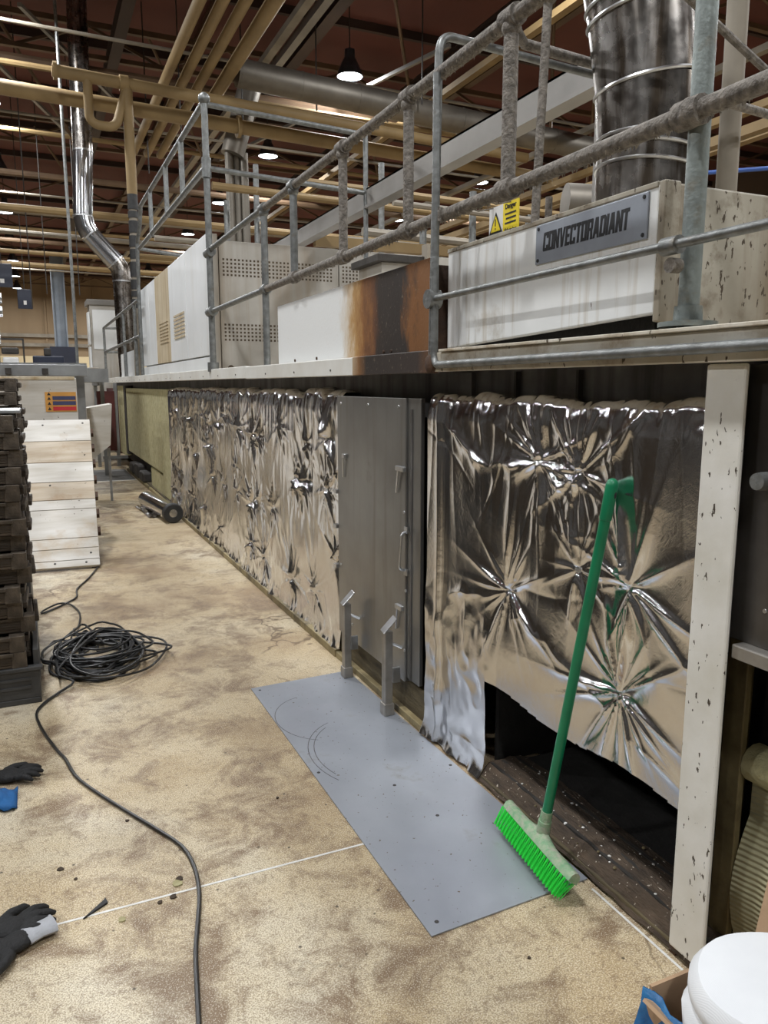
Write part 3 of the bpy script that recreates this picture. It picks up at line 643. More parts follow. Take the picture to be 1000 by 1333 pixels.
# safety sign on the hood, hung on twine from the rail
sg = thing('safety_sign', 'white and yellow danger warning sign with triangle hung above the hood', 'sign', (1.60, 2.48, 2.035))
B().box((1.60, 2.49, 2.035), (1.604, 2.585, 2.150)).build('warning_board', 'sign_white', sg)
B().box((1.598, 2.39, 2.035), (1.602, 2.489, 2.150)).build('text_board', 'sign_yellow', sg)
def facing(y, z, x): return frame_M((x, y, z), (0, -1, 0), (0, 0, 1))
def tri(cy, cz, s, x, m):
    M = facing(cy, cz, x); B().prism([(-s * .58, -s * .4), (s * .58, -s * .4), (0, s * .6)], 0.0012, M).build('triangle', m, sg)
tri(2.538, 2.085, 0.075, 1.5995, 'letter_black'); tri(2.538, 2.084, 0.056, 1.5985, 'sign_yellow')
B().box((1.5968, 2.535, 2.080), (1.5980, 2.541, 2.105)).build('exclamation_mark', 'letter_black', sg)
B().box((1.5968, 2.535, 2.068), (1.5980, 2.541, 2.074)).build('exclamation_mark', 'letter_black', sg)
lettering('Danger', 0.024, facing(2.44, 2.135, 1.5975), 'letter_black', sg)
lettering('Warning', 0.022, facing(2.44, 2.052, 1.5975), 'letter_black', sg)
for q, s in enumerate(('Do not enter', 'hot surfaces', 'DO NOT SWITCH ON')):
    pass
for q in range(3): B().box((1.5972, 2.405, 2.075 + q * 0.016), (1.598, 2.475 - 0.006 * (q % 2), 2.081 + q * 0.016)).build('print_line', 'letter_black', sg)
for yy in (2.44, 2.56): B().tube([(1.60, yy, 2.148), (1.53, yy - 0.01, 2.13), (1.452, yy, 2.155)], 0.0025, 5).build('twine', 'dusty_galvanised', sg)
# enclosure with perforated end and panelled side
enc = thing('control_enclosure', 'tall white panelled enclosure with perforated grey end standing on the platform', 'enclosure', (3, 9.5, Zp))
def ep(b, name, mat, **k): return b.build(name, mat, enc, **k)
ep(B().box((1.56, 7.27, Zp), (4.3, 12.0, 2.80)), 'body', 'grimy_enclosure')
ep(B().box((1.53, 7.19, Zp), (1.60, 7.27, 2.845)), 'corner_post', 'grimy_enclosure', bev=0.004)
py = [7.28, 8.4, 9.5, 10.6, 11.2, 12.0]
for a, b_, m in zip(py[:-1], py[1:], ('white_paint_clean', 'white_paint_clean', 'stained_beige', 'white_paint_clean', 'white_paint_clean')):
    p = ep(B().box((1.52, a, 1.78), (1.56, b_ - 0.02, 2.86)), 'side_panel', m, bev=0.004)
    if 8.3 < a < 9.6:
        for k in range(7): B().box((1.512, a + 0.12, 2.02 + k * 0.04), (1.521, a + 0.78, 2.04 + k * 0.04)).build('louvre', 'stained_beige', p)
ep(B().box((1.525, 7.28, Zp), (1.56, 12.0, 1.765)), 'skirt_panel', 'white_paint_clean', bev=0.003)
for a, b_ in ((1.62, 2.78), (2.79, 4.29)):
    e = ep(B().box((a, 7.235, Zp + 0.02), (b_, 7.27, 2.80)), 'end_panel', 'grimy_enclosure', bev=0.003)
    for z0, rows in ((2.50, 5), (1.92, 5)):
        hb = B()
        nx = int((b_ - a - 0.06) / 0.036)
        for i in range(nx):
            for j in range(rows):
                x = a + 0.04 + i * 0.036; z = z0 + j * 0.034
                hb.add([(x - .009, 7.2335, z - .009), (x + .009, 7.2335, z - .009), (x + .009, 7.2335, z + .009), (x - .009, 7.2335, z + .009)], [(0, 1, 2, 3)])
        hb.build('perforation', 'perforation_dark', e, kind='stuff')
ep(B().lathe((1.70, 7.236, 1.66), [(0.03, 0), (0.03, 0.004), (0.0005, 0.004)], 12, (0, -1, 0)), 'cable_hole', 'perforation_dark')
# second lower enclosure behind, with dark lid
en2 = thing('duct_casing', 'grimy grey casing with dark lid behind the scorched panel', 'casing', (2.9, 6.2, Zp))
B().box((2.78, 6.2, Zp), (3.15, 6.72, 2.54)).build('body', 'grimy_enclosure', en2, bev=0.005)
B().box((2.72, 6.15, 2.54), (3.20, 6.76, 2.60)).build('lid', 'dark_steel', en2, bev=0.005)
B().box((3.16, 6.1, 2.4), (3.19, 6.2, 2.70)).build('bracket', 'pale_pipe', en2)
# big stained exhaust duct
dc = thing('exhaust_duct', 'large stained stainless exhaust duct rising out of the hood', 'duct', (2.47, 2.72, 2.026))
seg_pts = [((2.47, 2.72, 2.026), (2.465, 2.72, 2.52)), ((2.465, 2.72, 2.52), (2.445, 2.72, 2.74)), ((2.445, 2.72, 2.74), (2.40, 2.74, 3.05)), ((2.40, 2.74, 3.05), (2.33, 2.79, 3.5)), ((2.33, 2.79, 3.5), (2.2, 2.9, 4.1))]
for k, (p, q) in enumerate(seg_pts):
    B().tube([p, q], 0.212 + 0.0015 * (k % 2), 36).build('duct_section', 'stainless_duct', dc, True)
def band(c, d, r, mat='bright_steel', name='clamp_band', tilt=None):
    d = Vector(d).normalized(); a = d.orthogonal().normalized(); b2 = d.cross(a)
    pts = [Vector(c) + (a * math.cos(u) + b2 * math.sin(u)) * r for u in np.linspace(0, 2 * math.pi, 37)]
    B().tube(pts, 0.008, 6, False).build(name, mat, dc, True)
for (z, ax) in ((2.40, (0.1, 0.0, 1)), (2.47, (0.1, 0, 1)), (2.52, (0.05, 0, 1)), (2.74, (-0.15, 0.05, 1)), (3.02, (-0.2, .08, 1)), (3.08, (-0.2, 0.08, 1))):
    cx_ = 2.467 if z < 2.55 else 2.445 - (z - 2.74) * 0.15
    band((cx_, 2.72 + max(0, z - 2.74) * 0.06, z), ax, 0.215)
B().box((2.62, 2.52, 2.03), (2.70, 2.56, 2.16)).build('clamp_bracket', 'galvanised', dc, bev=0.004)

# ------------------------------------------------------------------ guard rails
XR = 1.45
gr = thing('guard_rail', 'dusty galvanised tube guard rail along the near platform edge', 'railing', (XR, 3.5, Zp))
def gp(b, name, mat='dusty_galvanised', par=gr, **k): return b.build(name, mat, par, True, **k)
def knuckle(b, c, axis, r=0.034, l=0.075):
    a = Vector(axis).normalized() * l / 2; b.tube([Vector(c) - a, Vector(c) + a], r, 12)
gp(B().tube([(XR, 6.83, 2.64), (XR, 5.1, 2.64)], 0.021, 12), 'top_rail', 'galvanised')
gp(B().tube([(XR, 5.1, 2.64), (XR, -1.5, 2.64)], 0.022, 12), 'top_rail')
gp(B().tube([(XR, 6.83, 2.13), (XR, 5.1, 2.13)], 0.021, 12), 'middle_rail', 'galvanised')
gp(B().tube([(XR, 5.1, 2.13), (XR, -1.5, 2.132)], 0.0225, 12), 'middle_rail')
for i, (yy, z0, m, r) in enumerate(((5.12, Zp, 'galvanised', 0.023), (4.49, 2.13, 'galvanised', 0.022), (3.70, 2.13, 'dusty_galvanised', 0.022), (2.97, 2.13, 'dusty_galvanised', 0.022), (2.235, 2.13, 'dusty_galvanised', 0.024), (1.462, Zp, 'galvanised_green', 0.0255), (0.2, Zp, 'galvanised_green', 0.025))):
    xo = XR + (0.03 if z0 == Zp and yy < 2 else 0)
    p = gp(B().tube([(xo, yy, z0), (xo, yy, 2.9 if yy < 2 else 2.64)], r, 14), 'post', m)
    kb = B(); knuckle(kb, (XR, yy, 2.64), (0, 1, 0)); kb.sphere((XR, yy, 2.61), 0.032); kb.build('fitting', m, p, True)
    kb = B(); knuckle(kb, (XR, yy, 2.13), (0, 1, 0)); kb.sphere((XR, yy, 2.13), 0.036); kb.build('fitting', 'dusty_galvanised' if yy < 5 else m, p, True)
for (yy) in (1.462,):
    gp(B().lathe((XR + 0.03, yy, Zp), [(0.07, 0.04), (0.07, 0.052), (0.035, 0.055), (0.033, 0.09), (0.026, 0.09)], 16), 'base_flange', 'galvanised_green')
# dust fluff hanging below the near rails: fine lint tufts, nobody could count them
lint = B(); rl = random.Random(5)
for k in range(700):
    yy = rl.uniform(1.3, 3.9); z = 2.13 if rl.random() < 0.5 else 2.64
    a = rl.uniform(-2.6, -0.2); x = XR + 0.022 * math.cos(a); zz = z + 0.022 * math.sin(a)
    L = rl.uniform(0.004, 0.016)
    lint.add([(x - .003, yy, zz), (x + .003, yy, zz), (x + rl.uniform(-.004, .004), yy + rl.uniform(-.004, .004), zz - L)], [(0, 1, 2)])
lint.build('dust_lint', 'pale_pipe', gr, kind='stuff')
# gate hoop
gt = thing('gate_hoop', 'bent double tube gate hoop with thin rails hooked across the hood', 'gate', (1.43, 2.68, Zp))
XG = 1.415
gp(B().tube(bent([(2.9, 3.10, 2.90), (1.45, 2.715, 2.775), (1.432, 2.715, 1.60)], 0.07), 0.016, 10), 'hoop_tube', 'galvanised', gt)
gp(B().tube(bent([(XG, 2.665, 2.62), (XG, 2.665, 1.578), (XG - 0.012, 2.58, 1.578), (XG - 0.012, -1.5, 1.60)], 0.05), 0.0145, 10), 'hoop_tube', 'galvanised', gt)
gp(B().tube([(XG - 0.005, 2.66, 1.825), (XG - 0.005, 1.5, 1.83), (XG - 0.005, -1.5, 1.838)], 0.0115, 10), 'thin_rail', 'galvanised', gt)
kb = B(); knuckle(kb, (XG, 2.68, 1.825), (-1, 0, 0), 0.036, 0.05); gp(kb, 'swivel_clamp', 'galvanised', gt)
kb = B(); knuckle(kb, (XG + 0.01, 2.67, 2.13), (0, 0, 1), 0.022, 0.05); gp(kb, 'swivel_clamp', 'dusty_galvanised', gt)
kb = B(); knuckle(kb, (XG, 1.462, 1.83), (0, 1, 0), 0.022, 0.05); gp(kb, 'swivel_clamp', 'galvanised', gt)
kb = B(); knuckle(kb, (XG + 0.01, 1.462, 1.785), (-1, 0, 0), 0.018, 0.03); gp(kb, 'swivel_clamp', 'dusty_galvanised', gt)
# cross rails behind, and a thin crusted stanchion
cr = thing('cross_rail', 'dust-crusted railing frame crossing the platform behind the hood', 'railing', (1.9, 2.7, 2.03))
gp(B().tube([(1.74, 2.69, 2.86), (2.0, 2.98, 2.93), (3.9, 3.05, 2.86)], 0.022, 10), 'top_rail', 'dusty_galvanised', cr)
gp(B().tube([(1.88, 2.70, 2.03), (1.90, 2.66, 3.3)], 0.018, 10), 'stanchion', 'dusty_galvanised', cr)
gp(B().tube([(2.13, 2.95, 2.03), (2.13, 2.95, 2.32)], 0.016, 8), 'short_stub', 'dusty_galvanised', cr)
kb = B(); kb.sphere((1.895, 2.665, 2.97), 0.035); gp(kb, 'fitting', 'dusty_galvanised', cr)
gp(B().tube([(3.1, 2.2, 2.40), (2.1, 2.3, 2.93)], 0.014, 8), 'brace', 'dusty_galvanised', cr)
# high guard rail round the enclosure top
hr = thing('guard_rail', 'tall clean galvanised guard rail beside the enclosure side panels', 'railing', (1.47, 8.5, Zp))
gp(B().tube([(XR, 6.83, Zp), (XR, 6.83, 3.83)], 0.028, 12), 'corner_post', 'galvanised', hr)
kb = B(); kb.sphere((XR, 6.83, 3.84), 0.05); gp(kb, 'fitting', 'galvanised', hr)
for z_, ax_, r_, l_ in ((3.30, (0, 0, 1), 0.04, 0.16), (2.62, (0, 1, 0), 0.042, 0.16), (2.13, (0, 1, 0), 0.042, 0.16), (1.66, (0, 0, 1), 0.05, 0.08)):
    kb = B(); knuckle(kb, (XR, 6.83, z_), ax_, r_, l_); gp(kb, 'fitting', 'galvanised', hr)
gp(B().tube(bent([(XR, 6.83, 3.82), (XR, 11.0, 3.83), (XR, 11.15, 3.60), (XR, 11.5, 3.45)], 0.08), 0.026, 10), 'top_rail', 'galvanised', hr)
gp(B().tube([(XR, 6.83, 3.31), (XR, 11.3, 3.34)], 0.026, 10), 'middle_rail', 'galvanised', hr)
for yy in (7.95, 8.9, 10.1): gp(B().tube([(XR, yy, 3.30), (XR, yy, 3.82)], 0.026, 10), 'post', 'galvanised', hr)
gp(B().tube([(XR, 6.83, 3.80), (2.9, 6.83, 3.74)], 0.022, 10), 'return_rail', 'galvanised', hr)
gp(B().tube([(XR, 6.83, 3.30), (2.9, 6.83, 3.24)], 0.022, 10), 'return_rail', 'galvanised', hr)
gp(B().tube([(2.9, 6.83, 3.8), (2.9, 6.83, 2.4)], 0.022, 10), 'post', 'galvanised', hr)
gp(B().tube([(XR, 11.3, 3.34), (2.0, 11.4, 3.30), (2.3, 11.4, 3.22)], 0.024, 10), 'return_rail', 'galvanised', hr)
gp(B().tube(bent([(XR, 11.5, 3.45), (XR, 11.55, 3.0), (XR, 11.6, 2.9), (XR, 11.6, Zp)], 0.05), 0.026, 10), 'post', 'galvanised', hr)
# far low guard rail
fr = thing('guard_rail', 'low galvanised guard rail at the far platform end by the chrome duct', 'railing', (XR, 14.5, Zp))
for z in (2.70, 2.2): gp(B().tube([(XR, 11.7, z), (XR, 17.6, z)], 0.026, 10), 'rail', 'galvanised', fr)
for yy in (12.2, 13.75, 17.6): gp(B().tube([(XR, yy, Zp), (XR, yy, 2.70)], 0.026, 10), 'post', 'galvanised', fr)
for x in (1.8, 2.2, 2.6): gp(B().tube([(x, 17.6, Zp), (x, 17.6, 2.70)], 0.022, 8), 'baluster', 'galvanised', fr)
for z in (2.70, 2.2): gp(B().tube([(XR, 17.6, z), (2.9, 17.6, z)], 0.024, 8), 'rail', 'galvanised', fr)
B().box((1.48, 12.62, Zp), (1.56, 14.78, 2.05)).build('toe_panel', 'white_paint_clean', None, label='low white panel on the platform below the far guard rail', cat='panel')

# ------------------------------------------------------------------ overhead ducts, pipes, beams
def pipe(name, pts, r, mat, label, cat='pipe', group=None, seg=12, rad=0.0, flanges=()):
    t = None
    P = bent(pts, rad) if rad else pts
    if not flanges: return B().tube(P, r, seg).build(name, mat, None, True, label=label, cat=cat, group=group)
    t = thing(name, label, cat, tuple(pts[0]), group)
    B().tube(P, r, seg).build('barrel', mat, t, True)
    for c, d, rr, l in flanges:
        kb = B(); knuckle(kb, c, d, rr, l); kb.build('joint_collar', mat, t, True)
    return t
# long beam parallel to the oven
bm = thing('channel_beam', 'grey steel channel beam running above the platform behind the railings', 'beam', (2.9, 7, 3.1))
B().box((2.9, 3.4, 3.12), (2.915, 10.2, 3.28)).build('web', 'beam_grey', bm)
B().box((2.9, 3.4, 3.265), (3.0, 10.2, 3.28)).build('flange', 'beam_grey', bm)
B().box((2.88, 3.4, 3.10), (3.0, 10.2, 3.125)).build('flange', 'beam_grey', bm)
B().box((2.86, 10.0, 2.801), (2.98, 10.12, 3.1)).build('stub_column', 'beam_grey', bm)
B().box((2.86, 3.45, 2.03), (2.98, 3.57, 3.1)).build('stub_column', 'beam_grey', bm)
# four cream pipes above the oven
for i, x in enumerate((2.2, 2.465, 2.722, 3.05)):
    pipe('cream_pipe', [(x, 7.5, 6.2), (x, 17.3 if i < 3 else 13.6, 6.2)], 0.075 if i < 3 else 0.10, 'cream_pipe', '%s thin cream lengthwise pipe from the thick one above the oven' % ORD[2 - i] if i < 3 else 'thicker cream pipe running lengthwise above the oven', group='lengthwise cream pipes' if i < 3 else None)
# cross pipes
pipe('cream_pipe', [(0.54, 12.5, 5.86), (8.5, 12.5, 5.6)], 0.085, 'cream_pipe', 'cream cross pipe with an elbow end feeding the taped riser', flanges=[((0.58, 12.5, 5.86), (1, 0, 0), 0.12, 0.05), ((1.5, 12.5, 5.83), (1, 0, 0), 0.11, 0.12)])
pipe('cream_pipe', [(-3.5, 13.0, 5.8), (9.5, 13.0, 5.44)], 0.11, 'cream_pipe', 'thick cream cross pipe spanning above aisle and oven', flanges=[((3.3, 13.0, 5.61), (1, 0, 0), 0.17, 0.05)])
pipe('cream_pipe', [(1.0, 12.5, 5.85), (1.0, 12.5, 5.22), (1.36, 12.5, 5.2), (1.56, 12.5, 5.85)], 0.065, 'cream_pipe', 'cream pipe bent in a U loop beside the taped riser', rad=0.14)
rz = thing('riser_pipe', 'vertical cream pipe wrapped in black tape over its lower length', 'pipe', (1.5, 12.5, Zp))
B().tube([(1.54, 12.5, 5.9), (1.54, 12.5, 4.30)], 0.075, 12).build('cream_length', 'cream_pipe', rz, True)
B().tube([(1.54, 12.5, 4.30), (1.5, 12.5, Zp)], 0.058, 12).build('bare_length', 'pale_pipe', rz, True)
rt = random.Random(2); z = 4.3
while z > 2.75:
    L = rt.uniform(0.08, 0.22); x = 1.5 + 0.04 * (z - Zp) / 2.7
    B().tube([(x, 12.5, z), (x, 12.5, z - L)], rt.uniform(0.066, 0.074), 12).build('tape_wrap', 'black_tape', rz, True); z -= L + rt.uniform(0.025, 0.05)
# spiral duct across, slanted duct, S duct
sd2 = thing('spiral_duct', 'large round aluminium duct crossing high above the oven', 'duct', (6, 12.6, 6.1))
B().tube([(3.2, 12.6, 6.27), (10.2, 12.6, 5.95)], 0.21, 24).build('barrel', 'aluminium_duct', sd2, True)
for k in range(8):
    x = 3.25 + k * 0.98; kb = B(); knuckle(kb, (x, 12.6, 6.27 - (x - 3.2) * 0.0457), (1, 0, -0.0457), 0.219, 0.03); kb.build('joint_band', 'aluminium_duct', sd2, True)
sl = thing('offset_duct', 'round duct dropping at a slant then straight down behind the enclosure', 'duct', (3.5, 14, 2.4))
B().tube([(3.86, 14, 6.9), (3.43, 14, 5.45)], 0.20, 20).build('slanted_section', 'aluminium_duct', sl, True)
for k in range(3): B().tube([(3.37 + k * 0.13, 14 + 0.04 * (k % 2), 5.5), (3.40 + k * 0.13, 14 + 0.04 * (k % 2), 1.605)], 0.075, 12).build('vertical_tube', 'aluminium_duct', sl, True)
ss = thing('exhaust_duct', 'shiny chrome exhaust duct with an S bend beside the far guard rail', 'duct', (1.58, 15, 1.6))
for a, b_, m in (((1.10, 15, 8.0), (1.06, 15, 5.5), 'stainless_duct'), ((1.06, 15, 5.5), (1.0, 15, 4.42), 'chrome_duct')):
    B().tube([a, b_], 0.165, 24).build('straight_section', m, ss, True)
B().tube([(1.0, 15, 4.42), (1.03, 15, 4.25), (1.10, 15, 4.12)], 0.166, 24).build('elbow', 'chrome_duct', ss, True)
B().tube([(1.10, 15, 4.12), (1.50, 15, 3.68)], 0.165, 24).build('slanted_section', 'chrome_duct', ss, True)
B().tube([(1.50, 15, 3.68), (1.58, 15, 3.55), (1.60, 15, 3.35)], 0.166, 24).build('elbow', 'stainless_duct', ss, True)
B().tube([(1.60, 15, 3.35), (1.63, 15, 1.605)], 0.165, 24).build('straight_section', 'stainless_duct', ss, True)
for c, d in (((1.0, 15, 4.42), (0, 0, 1)), ((1.06, 15, 5.5), (0, 0, 1)), ((1.10, 15, 4.12), (0.4, 0, -0.44)), ((1.50, 15, 3.68), (0.4, 0, -0.44)), ((1.60, 15, 3.35), (0, 0, 1))):
    kb = B(); knuckle(kb, c, d, 0.173, 0.025); kb.build('joint_band', 'bright_steel', ss, True)
# right-hand background ducts, posts and racks
rd = thing('flexible_duct', 'dull aluminium duct with ribbed elbows behind the hood end', 'duct', (6, 6.5, 3.0))
B().tube(bent([(5.35, 7.12, 3.44), (6.3, 6.75, 3.40), (8.5, 6.2, 3.35), (9.2, 6.2, 3.9)], 0.3), 0.20, 20).build('barrel', 'aluminium_duct', rd, True)
for (x, y, z) in ((6.6, 6.68, 3.385), (7.3, 6.5, 3.37)):
    kb = B(); knuckle(kb, (x, y, z), (2.6, -1.0, -0.1), 0.213, 0.05); kb.build('joint_band', 'aluminium_duct', rd, True)
pipe('vent_post', [(3.48, 3.22, 1.602), (3.45, 3.22, 8.5)], 0.055, 'pale_pipe', 'pale grey vertical pipe standing behind the hood', seg=14)
rp = random.Random(9)
rack = [(5.2, 2.9), (6.0, 3.2), (7.0, 3.0), (8.2, 3.5), (9.3, 3.1), (10.4, 3.7), (15, 4.1), (16, 4.6), (17.5, 4.9), (18.6, 4.3), (19.6, 5.3), (20.6, 4.6), (24, 5.6), (26, 5.0), (18.0, 3.4), (21, 3.8), (23, 3.2)]
for i, (y, z) in enumerate(rack):
    if y < 12: continue
    m = ('pale_pipe', 'cream_pipe')[i % 2]
    pipe('rack_pipe', [(-2.5 if z > 4.4 else 2.2, y, z + rp.uniform(0, .1)), (22, y, z - rp.uniform(0.1, 0.35))], rp.uniform(0.045, 0.09), m, ('pale grey' if i % 2 == 0 else 'cream') + ' cross pipe in the pipe rack far behind the oven', group=('pale' if i % 2 == 0 else 'cream') + ' rack pipes', seg=8)
for i, (x0, y, z, x1) in enumerate(((3.0, 8.5, 3.05, 7.5), (4.2, 9.0, 2.75, 9.5), (4.4, 9.6, 3.0, 10), (4.4, 10.2, 2.5, 10), (4.6, 10.8, 3.3, 11), (4.6, 11.4, 2.8, 12), (5, 9.3, 2.3, 12), (5, 8.4, 2.15, 12))):
    B().box((x0, y, z), (x1, y + 0.09, z + 0.11)).build('rack_beam', 'pale_pipe' if i % 2 else 'cream_pipe', None, label=('pale' if i % 2 else 'cream') + ' box-section rack beam behind the enclosure', cat='beam', group=('pale' if i % 2 else 'cream') + ' rack beams')
for i, (x, y, z0, z1) in enumerate(((4.5, 8.8, 1.6, 3.4), (5.2, 8.8, 1.6, 3.9), (6.3, 9.2, 1.6, 3.5), (4.7, 10.5, 1.6, 4.6), (7.2, 10.5, 1.6, 4.2), (8.4, 9.4, 1.6, 3.6), (3.4, 12.4, 1.605, 4.9), (2.9, 12.3, 1.605, 4.3))):
    pipe('rack_upright', [(x, y, z0 if x < 4.45 else 0), (x, y, z1)], 0.045, 'galvanised', 'thin galvanised upright of the pipe rack behind the enclosure', 'upright', 'pipe rack uprights', 8)
for i, (y, z, x0) in enumerate(((8.6, 3.62, 4.0), (9.4, 3.95, 3.2), (10.0, 3.55, 4.2), (10.9, 4.15, 3.0), (11.6, 3.75, 4.5), (11.9, 4.4, 2.6))):
    pipe('rack_pipe', [(x0, y, z), (22, y, z - 0.3)], 0.035 + 0.012 * (i % 3), ('pale_pipe', 'cream_pipe')[i % 2], ('pale' if i % 2 == 0 else 'cream') + ' cross pipe of the low rack just behind the channel beam', group=('pale' if i % 2 == 0 else 'cream') + ' low rack pipes', seg=8)
# long lengthwise conduits under the roof
for i, (x, z, m) in enumerate(((3.9, 6.9, 'pale_pipe'), (4.3, 7.1, 'beam_grey'), (7.0, 6.6, 'cream_pipe'), (8.2, 6.4, 'cream_pipe'), (10, 6.3, 'pale_pipe'), (9.2, 5.2, 'cream_pipe'), (8.0, 4.4, 'cream_pipe'), (7.0, 4.1, 'cream_pipe'))):
    B().box((x, 6.0, z), (x + 0.13, 40, z + 0.10)).build('cable_tray', m, None, label={'pale_pipe': 'pale lengthwise cable tray under the roof', 'beam_grey': 'grey lengthwise cable tray under the roof', 'cream_pipe': 'cream lengthwise cable tray under the roof'}[m], cat='cable tray', group=m.replace('_', ' ') + ' coloured cable trays')
for i, (y, z) in enumerate(((13.6, 6.9), (14.4, 6.6), (15.3, 7.0), (17.2, 6.7), (19, 6.9), (21, 6.5), (24.5, 6.8), (27.5, 6.4), (31, 6.6), (36, 6.3))):
    pipe('conduit', [(-6, y, z), (14, y, z - 0.2)], (0.03, 0.05, 0.075)[i % 3], ('pale_pipe', 'cream_pipe', 'roof_steel')[i % 3], ('thin pale', 'cream', 'thick brown')[i % 3] + ' cross conduit slung under the trusses', group=('thin pale', 'cream', 'thick brown')[i % 3] + ' cross conduits', seg=8)
pipe('blue_pipe', [(7.2, 7.1, 3.93), (9.2, 5.6, 3.97)], 0.025, 'blue_pipe', 'thin blue pipe behind the vertical duct', seg=8)
# hanging rods and wires
for i, (x, y, z0, z1) in enumerate(((0.72, 14.2, 1.8, 8.5), (0.45, 20, 3.6, 8.5), (1.1, 19, 3.5, 8.5), (0.1, 17, 3.0, 8.5), (3.5, 13.5, 5.6, 8.5), (4.6, 12.9, 6.0, 8.5), (6.2, 12.2, 6.1, 8.5), (2.3, 16, 5.5, 8.5), (2.75, 15, 5.8, 8.5))):
    pipe('drop_rod', [(x, y, z0), (x, y, z1)], 0.028 if i == 0 else 0.012, 'galvanised' if i == 0 else 'dark_steel', 'pale steel pole rising beside the chrome duct' if i == 0 else 'thin dark drop rod hanging from the roof', 'rod', None if i == 0 else 'drop rods', 6)

# ------------------------------------------------------------------ far aisle end
cb = thing('steel_column', 'blue-grey steel column against the tan far wall with dark guard at its foot', 'column', (1.35, 40, 0))
B().box((1.1, 39.9, 0), (1.16, 40.4, 7.5)).build('flange', 'column_blue_grey', cb)
B().box((1.62, 39.9, 0), (1.68, 40.4, 7.5)).build('flange', 'column_blue_grey', cb)
B().box((1.16, 40.1, 0), (1.62, 40.16, 7.5)).build('web', 'column_blue_grey', cb)
B().box((0.85, 39.7, 1.2), (1.95, 39.88, 3.3)).build('guard', 'screen_navy', cb)
for i, (x0, x1, z0, z1) in enumerate(((-0.75, -0.28, 3.93, 4.5), (-0.2, 0.14, 3.42, 3.9))):
    s = thing('hanging_screen', ('larger' if i == 0 else 'smaller') + ' dark blue display screen hung above the far aisle', 'screen', ((x0 + x1) / 2, 22, z0))
    B().box((x0, 22, z0), (x1, 22.06, z1)).build('housing', 'screen_navy', s, bev=0.01)
    B().box((x0 + (x1 - x0) * .4, 21.99, z0 + 0.10), (x0 + (x1 - x0) * .6, 22.0, z0 + 0.2)).build('label_patch', 'sign_white', s)
    B().tube([((x0 + x1) / 2, 22.03, z1), ((x0 + x1) / 2, 22.03, 8.5)], 0.012, 6).build('hanger', 'dark_steel', s)
wc = thing('tall_cabinet', 'tall pale grey cabinet with white edge at the far oven end', 'cabinet', (1.5, 18.6, 0))
B().box((1.25, 18.5, 0.0), (2.2, 19.2, 3.25)).build('body', 'grimy_enclosure', wc, bev=0.01)
B().box((1.2, 18.46, 3.25), (2.25, 19.25, 3.37)).build('top_cap', 'beam_grey', wc, bev=0.01)
for z0, z1 in ((1.6, 2.35), (2.4, 3.1)): B().box((1.205, 18.5, z0), (1.245, 18.9, z1)).build('door', 'white_paint_clean', wc)
B().box((1.3, 18.48, 2.3), (2.1, 18.5, 3.15)).build('front_panel', 'white_paint_clean', wc)
# raised conveyor beyond the ramp
cv = thing('raised_conveyor', 'raised grey conveyor crossing behind the white plank ramp', 'conveyor', (-1.2, 9.5, 0))
B().box((-4, 9.0, 1.60), (0.55, 9.08, 1.72)).build('side_rail', 'machine_grey', cv, bev=0.005)
B().box((-4, 9.08, 1.70), (0.55, 10.1, 1.74)).build('belt', 'bright_steel', cv)
B().box((-4, 10.1, 1.60), (0.55, 10.18, 1.76)).build('side_rail', 'machine_grey', cv, bev=0.005)
for x in (-3.6, -2.2, -0.8, 0.45): B().box((x, 9.3, 0), (x + 0.08, 9.38, 1.6)).build('leg', 'machine_grey', cv)
for x in (-1.4, -0.55, -0.25, 0.1): B().box((x, 8.95, 1.62), (x + 0.06, 9.0, 1.68)).build('clamp', 'dark_steel', cv)
for i, (x, y, z) in enumerate(((-0.25, 12, 1.75), (0.25, 13, 1.75))):
    v = thing('drive_unit', 'small ' + ('framed white' if i == 0 else 'dark blue') + ' drive unit on the far conveyor line', 'machine', (x, y, z))
    if i == 0:
        for xx in (x - .17, x + .17): B().box((xx - .012, y, z), (xx + .012, y + .03, z + .38)).build('frame_bar', 'dark_steel', v)
        B().box((x - .18, y, z + .37), (x + .18, y + .03, z + .4)).build('frame_bar', 'dark_steel', v)
        B().box((x - .1, y, z), (x + .1, y + .15, z + .14)).build('body', 'sign_white', v, bev=.02); B().box((x - .11, y - .01, z + .18), (x + .11, y + .1, z + .27)).build('motor', 'dark_steel', v, bev=.02)
    else:
        B().box((x - .22, y, z), (x + .22, y + .3, z + .2)).build('body', 'screen_navy', v, bev=.02); B().box((x - .06, y, z + .2), (x + .04, y + .1, z + .32)).build('knob', 'dark_steel', v, bev=.02)
B().box((-6, 11.8, 1.55), (1.0, 14, 1.74)).build('conveyor_deck', 'machine_grey', None, label='long grey conveyor deck behind the raised conveyor', cat='conveyor')
B().box((-6, 25, 0.0), (0.9, 27, 2.0)).build('far_machine', 'screen_navy', None, label='low dark blue machine line far down the hall', cat='machine')
rl_ = thing('roller_stack', 'stack of bright steel rollers on a bracket behind the trays', 'rollers', (-0.55, 9.4, 1.9))
for z in (2.0, 2.12, 2.28, 2.42): B().tube([(-1.3, 9.4, z), (-0.28 + 0.04 * (z > 2.2), 9.4, z)], 0.055, 12).build('roller', 'bright_steel', rl_, True)
B().box((-0.34, 9.38, 1.74), (-0.30, 9.46, 2.46)).build('bracket', 'dark_steel', rl_)
gs = thing('gate_stand', 'grey steel stand with crossbars by the far end of the oven', 'stand', (1.1, 14.3, 0))
for (x, y) in ((1.02, 13.7), (1.02, 15.2), (1.36, 15.2)): B().box((x, y, 0), (x + .06, y + .06, 1.55)).build('leg', 'machine_grey', gs)
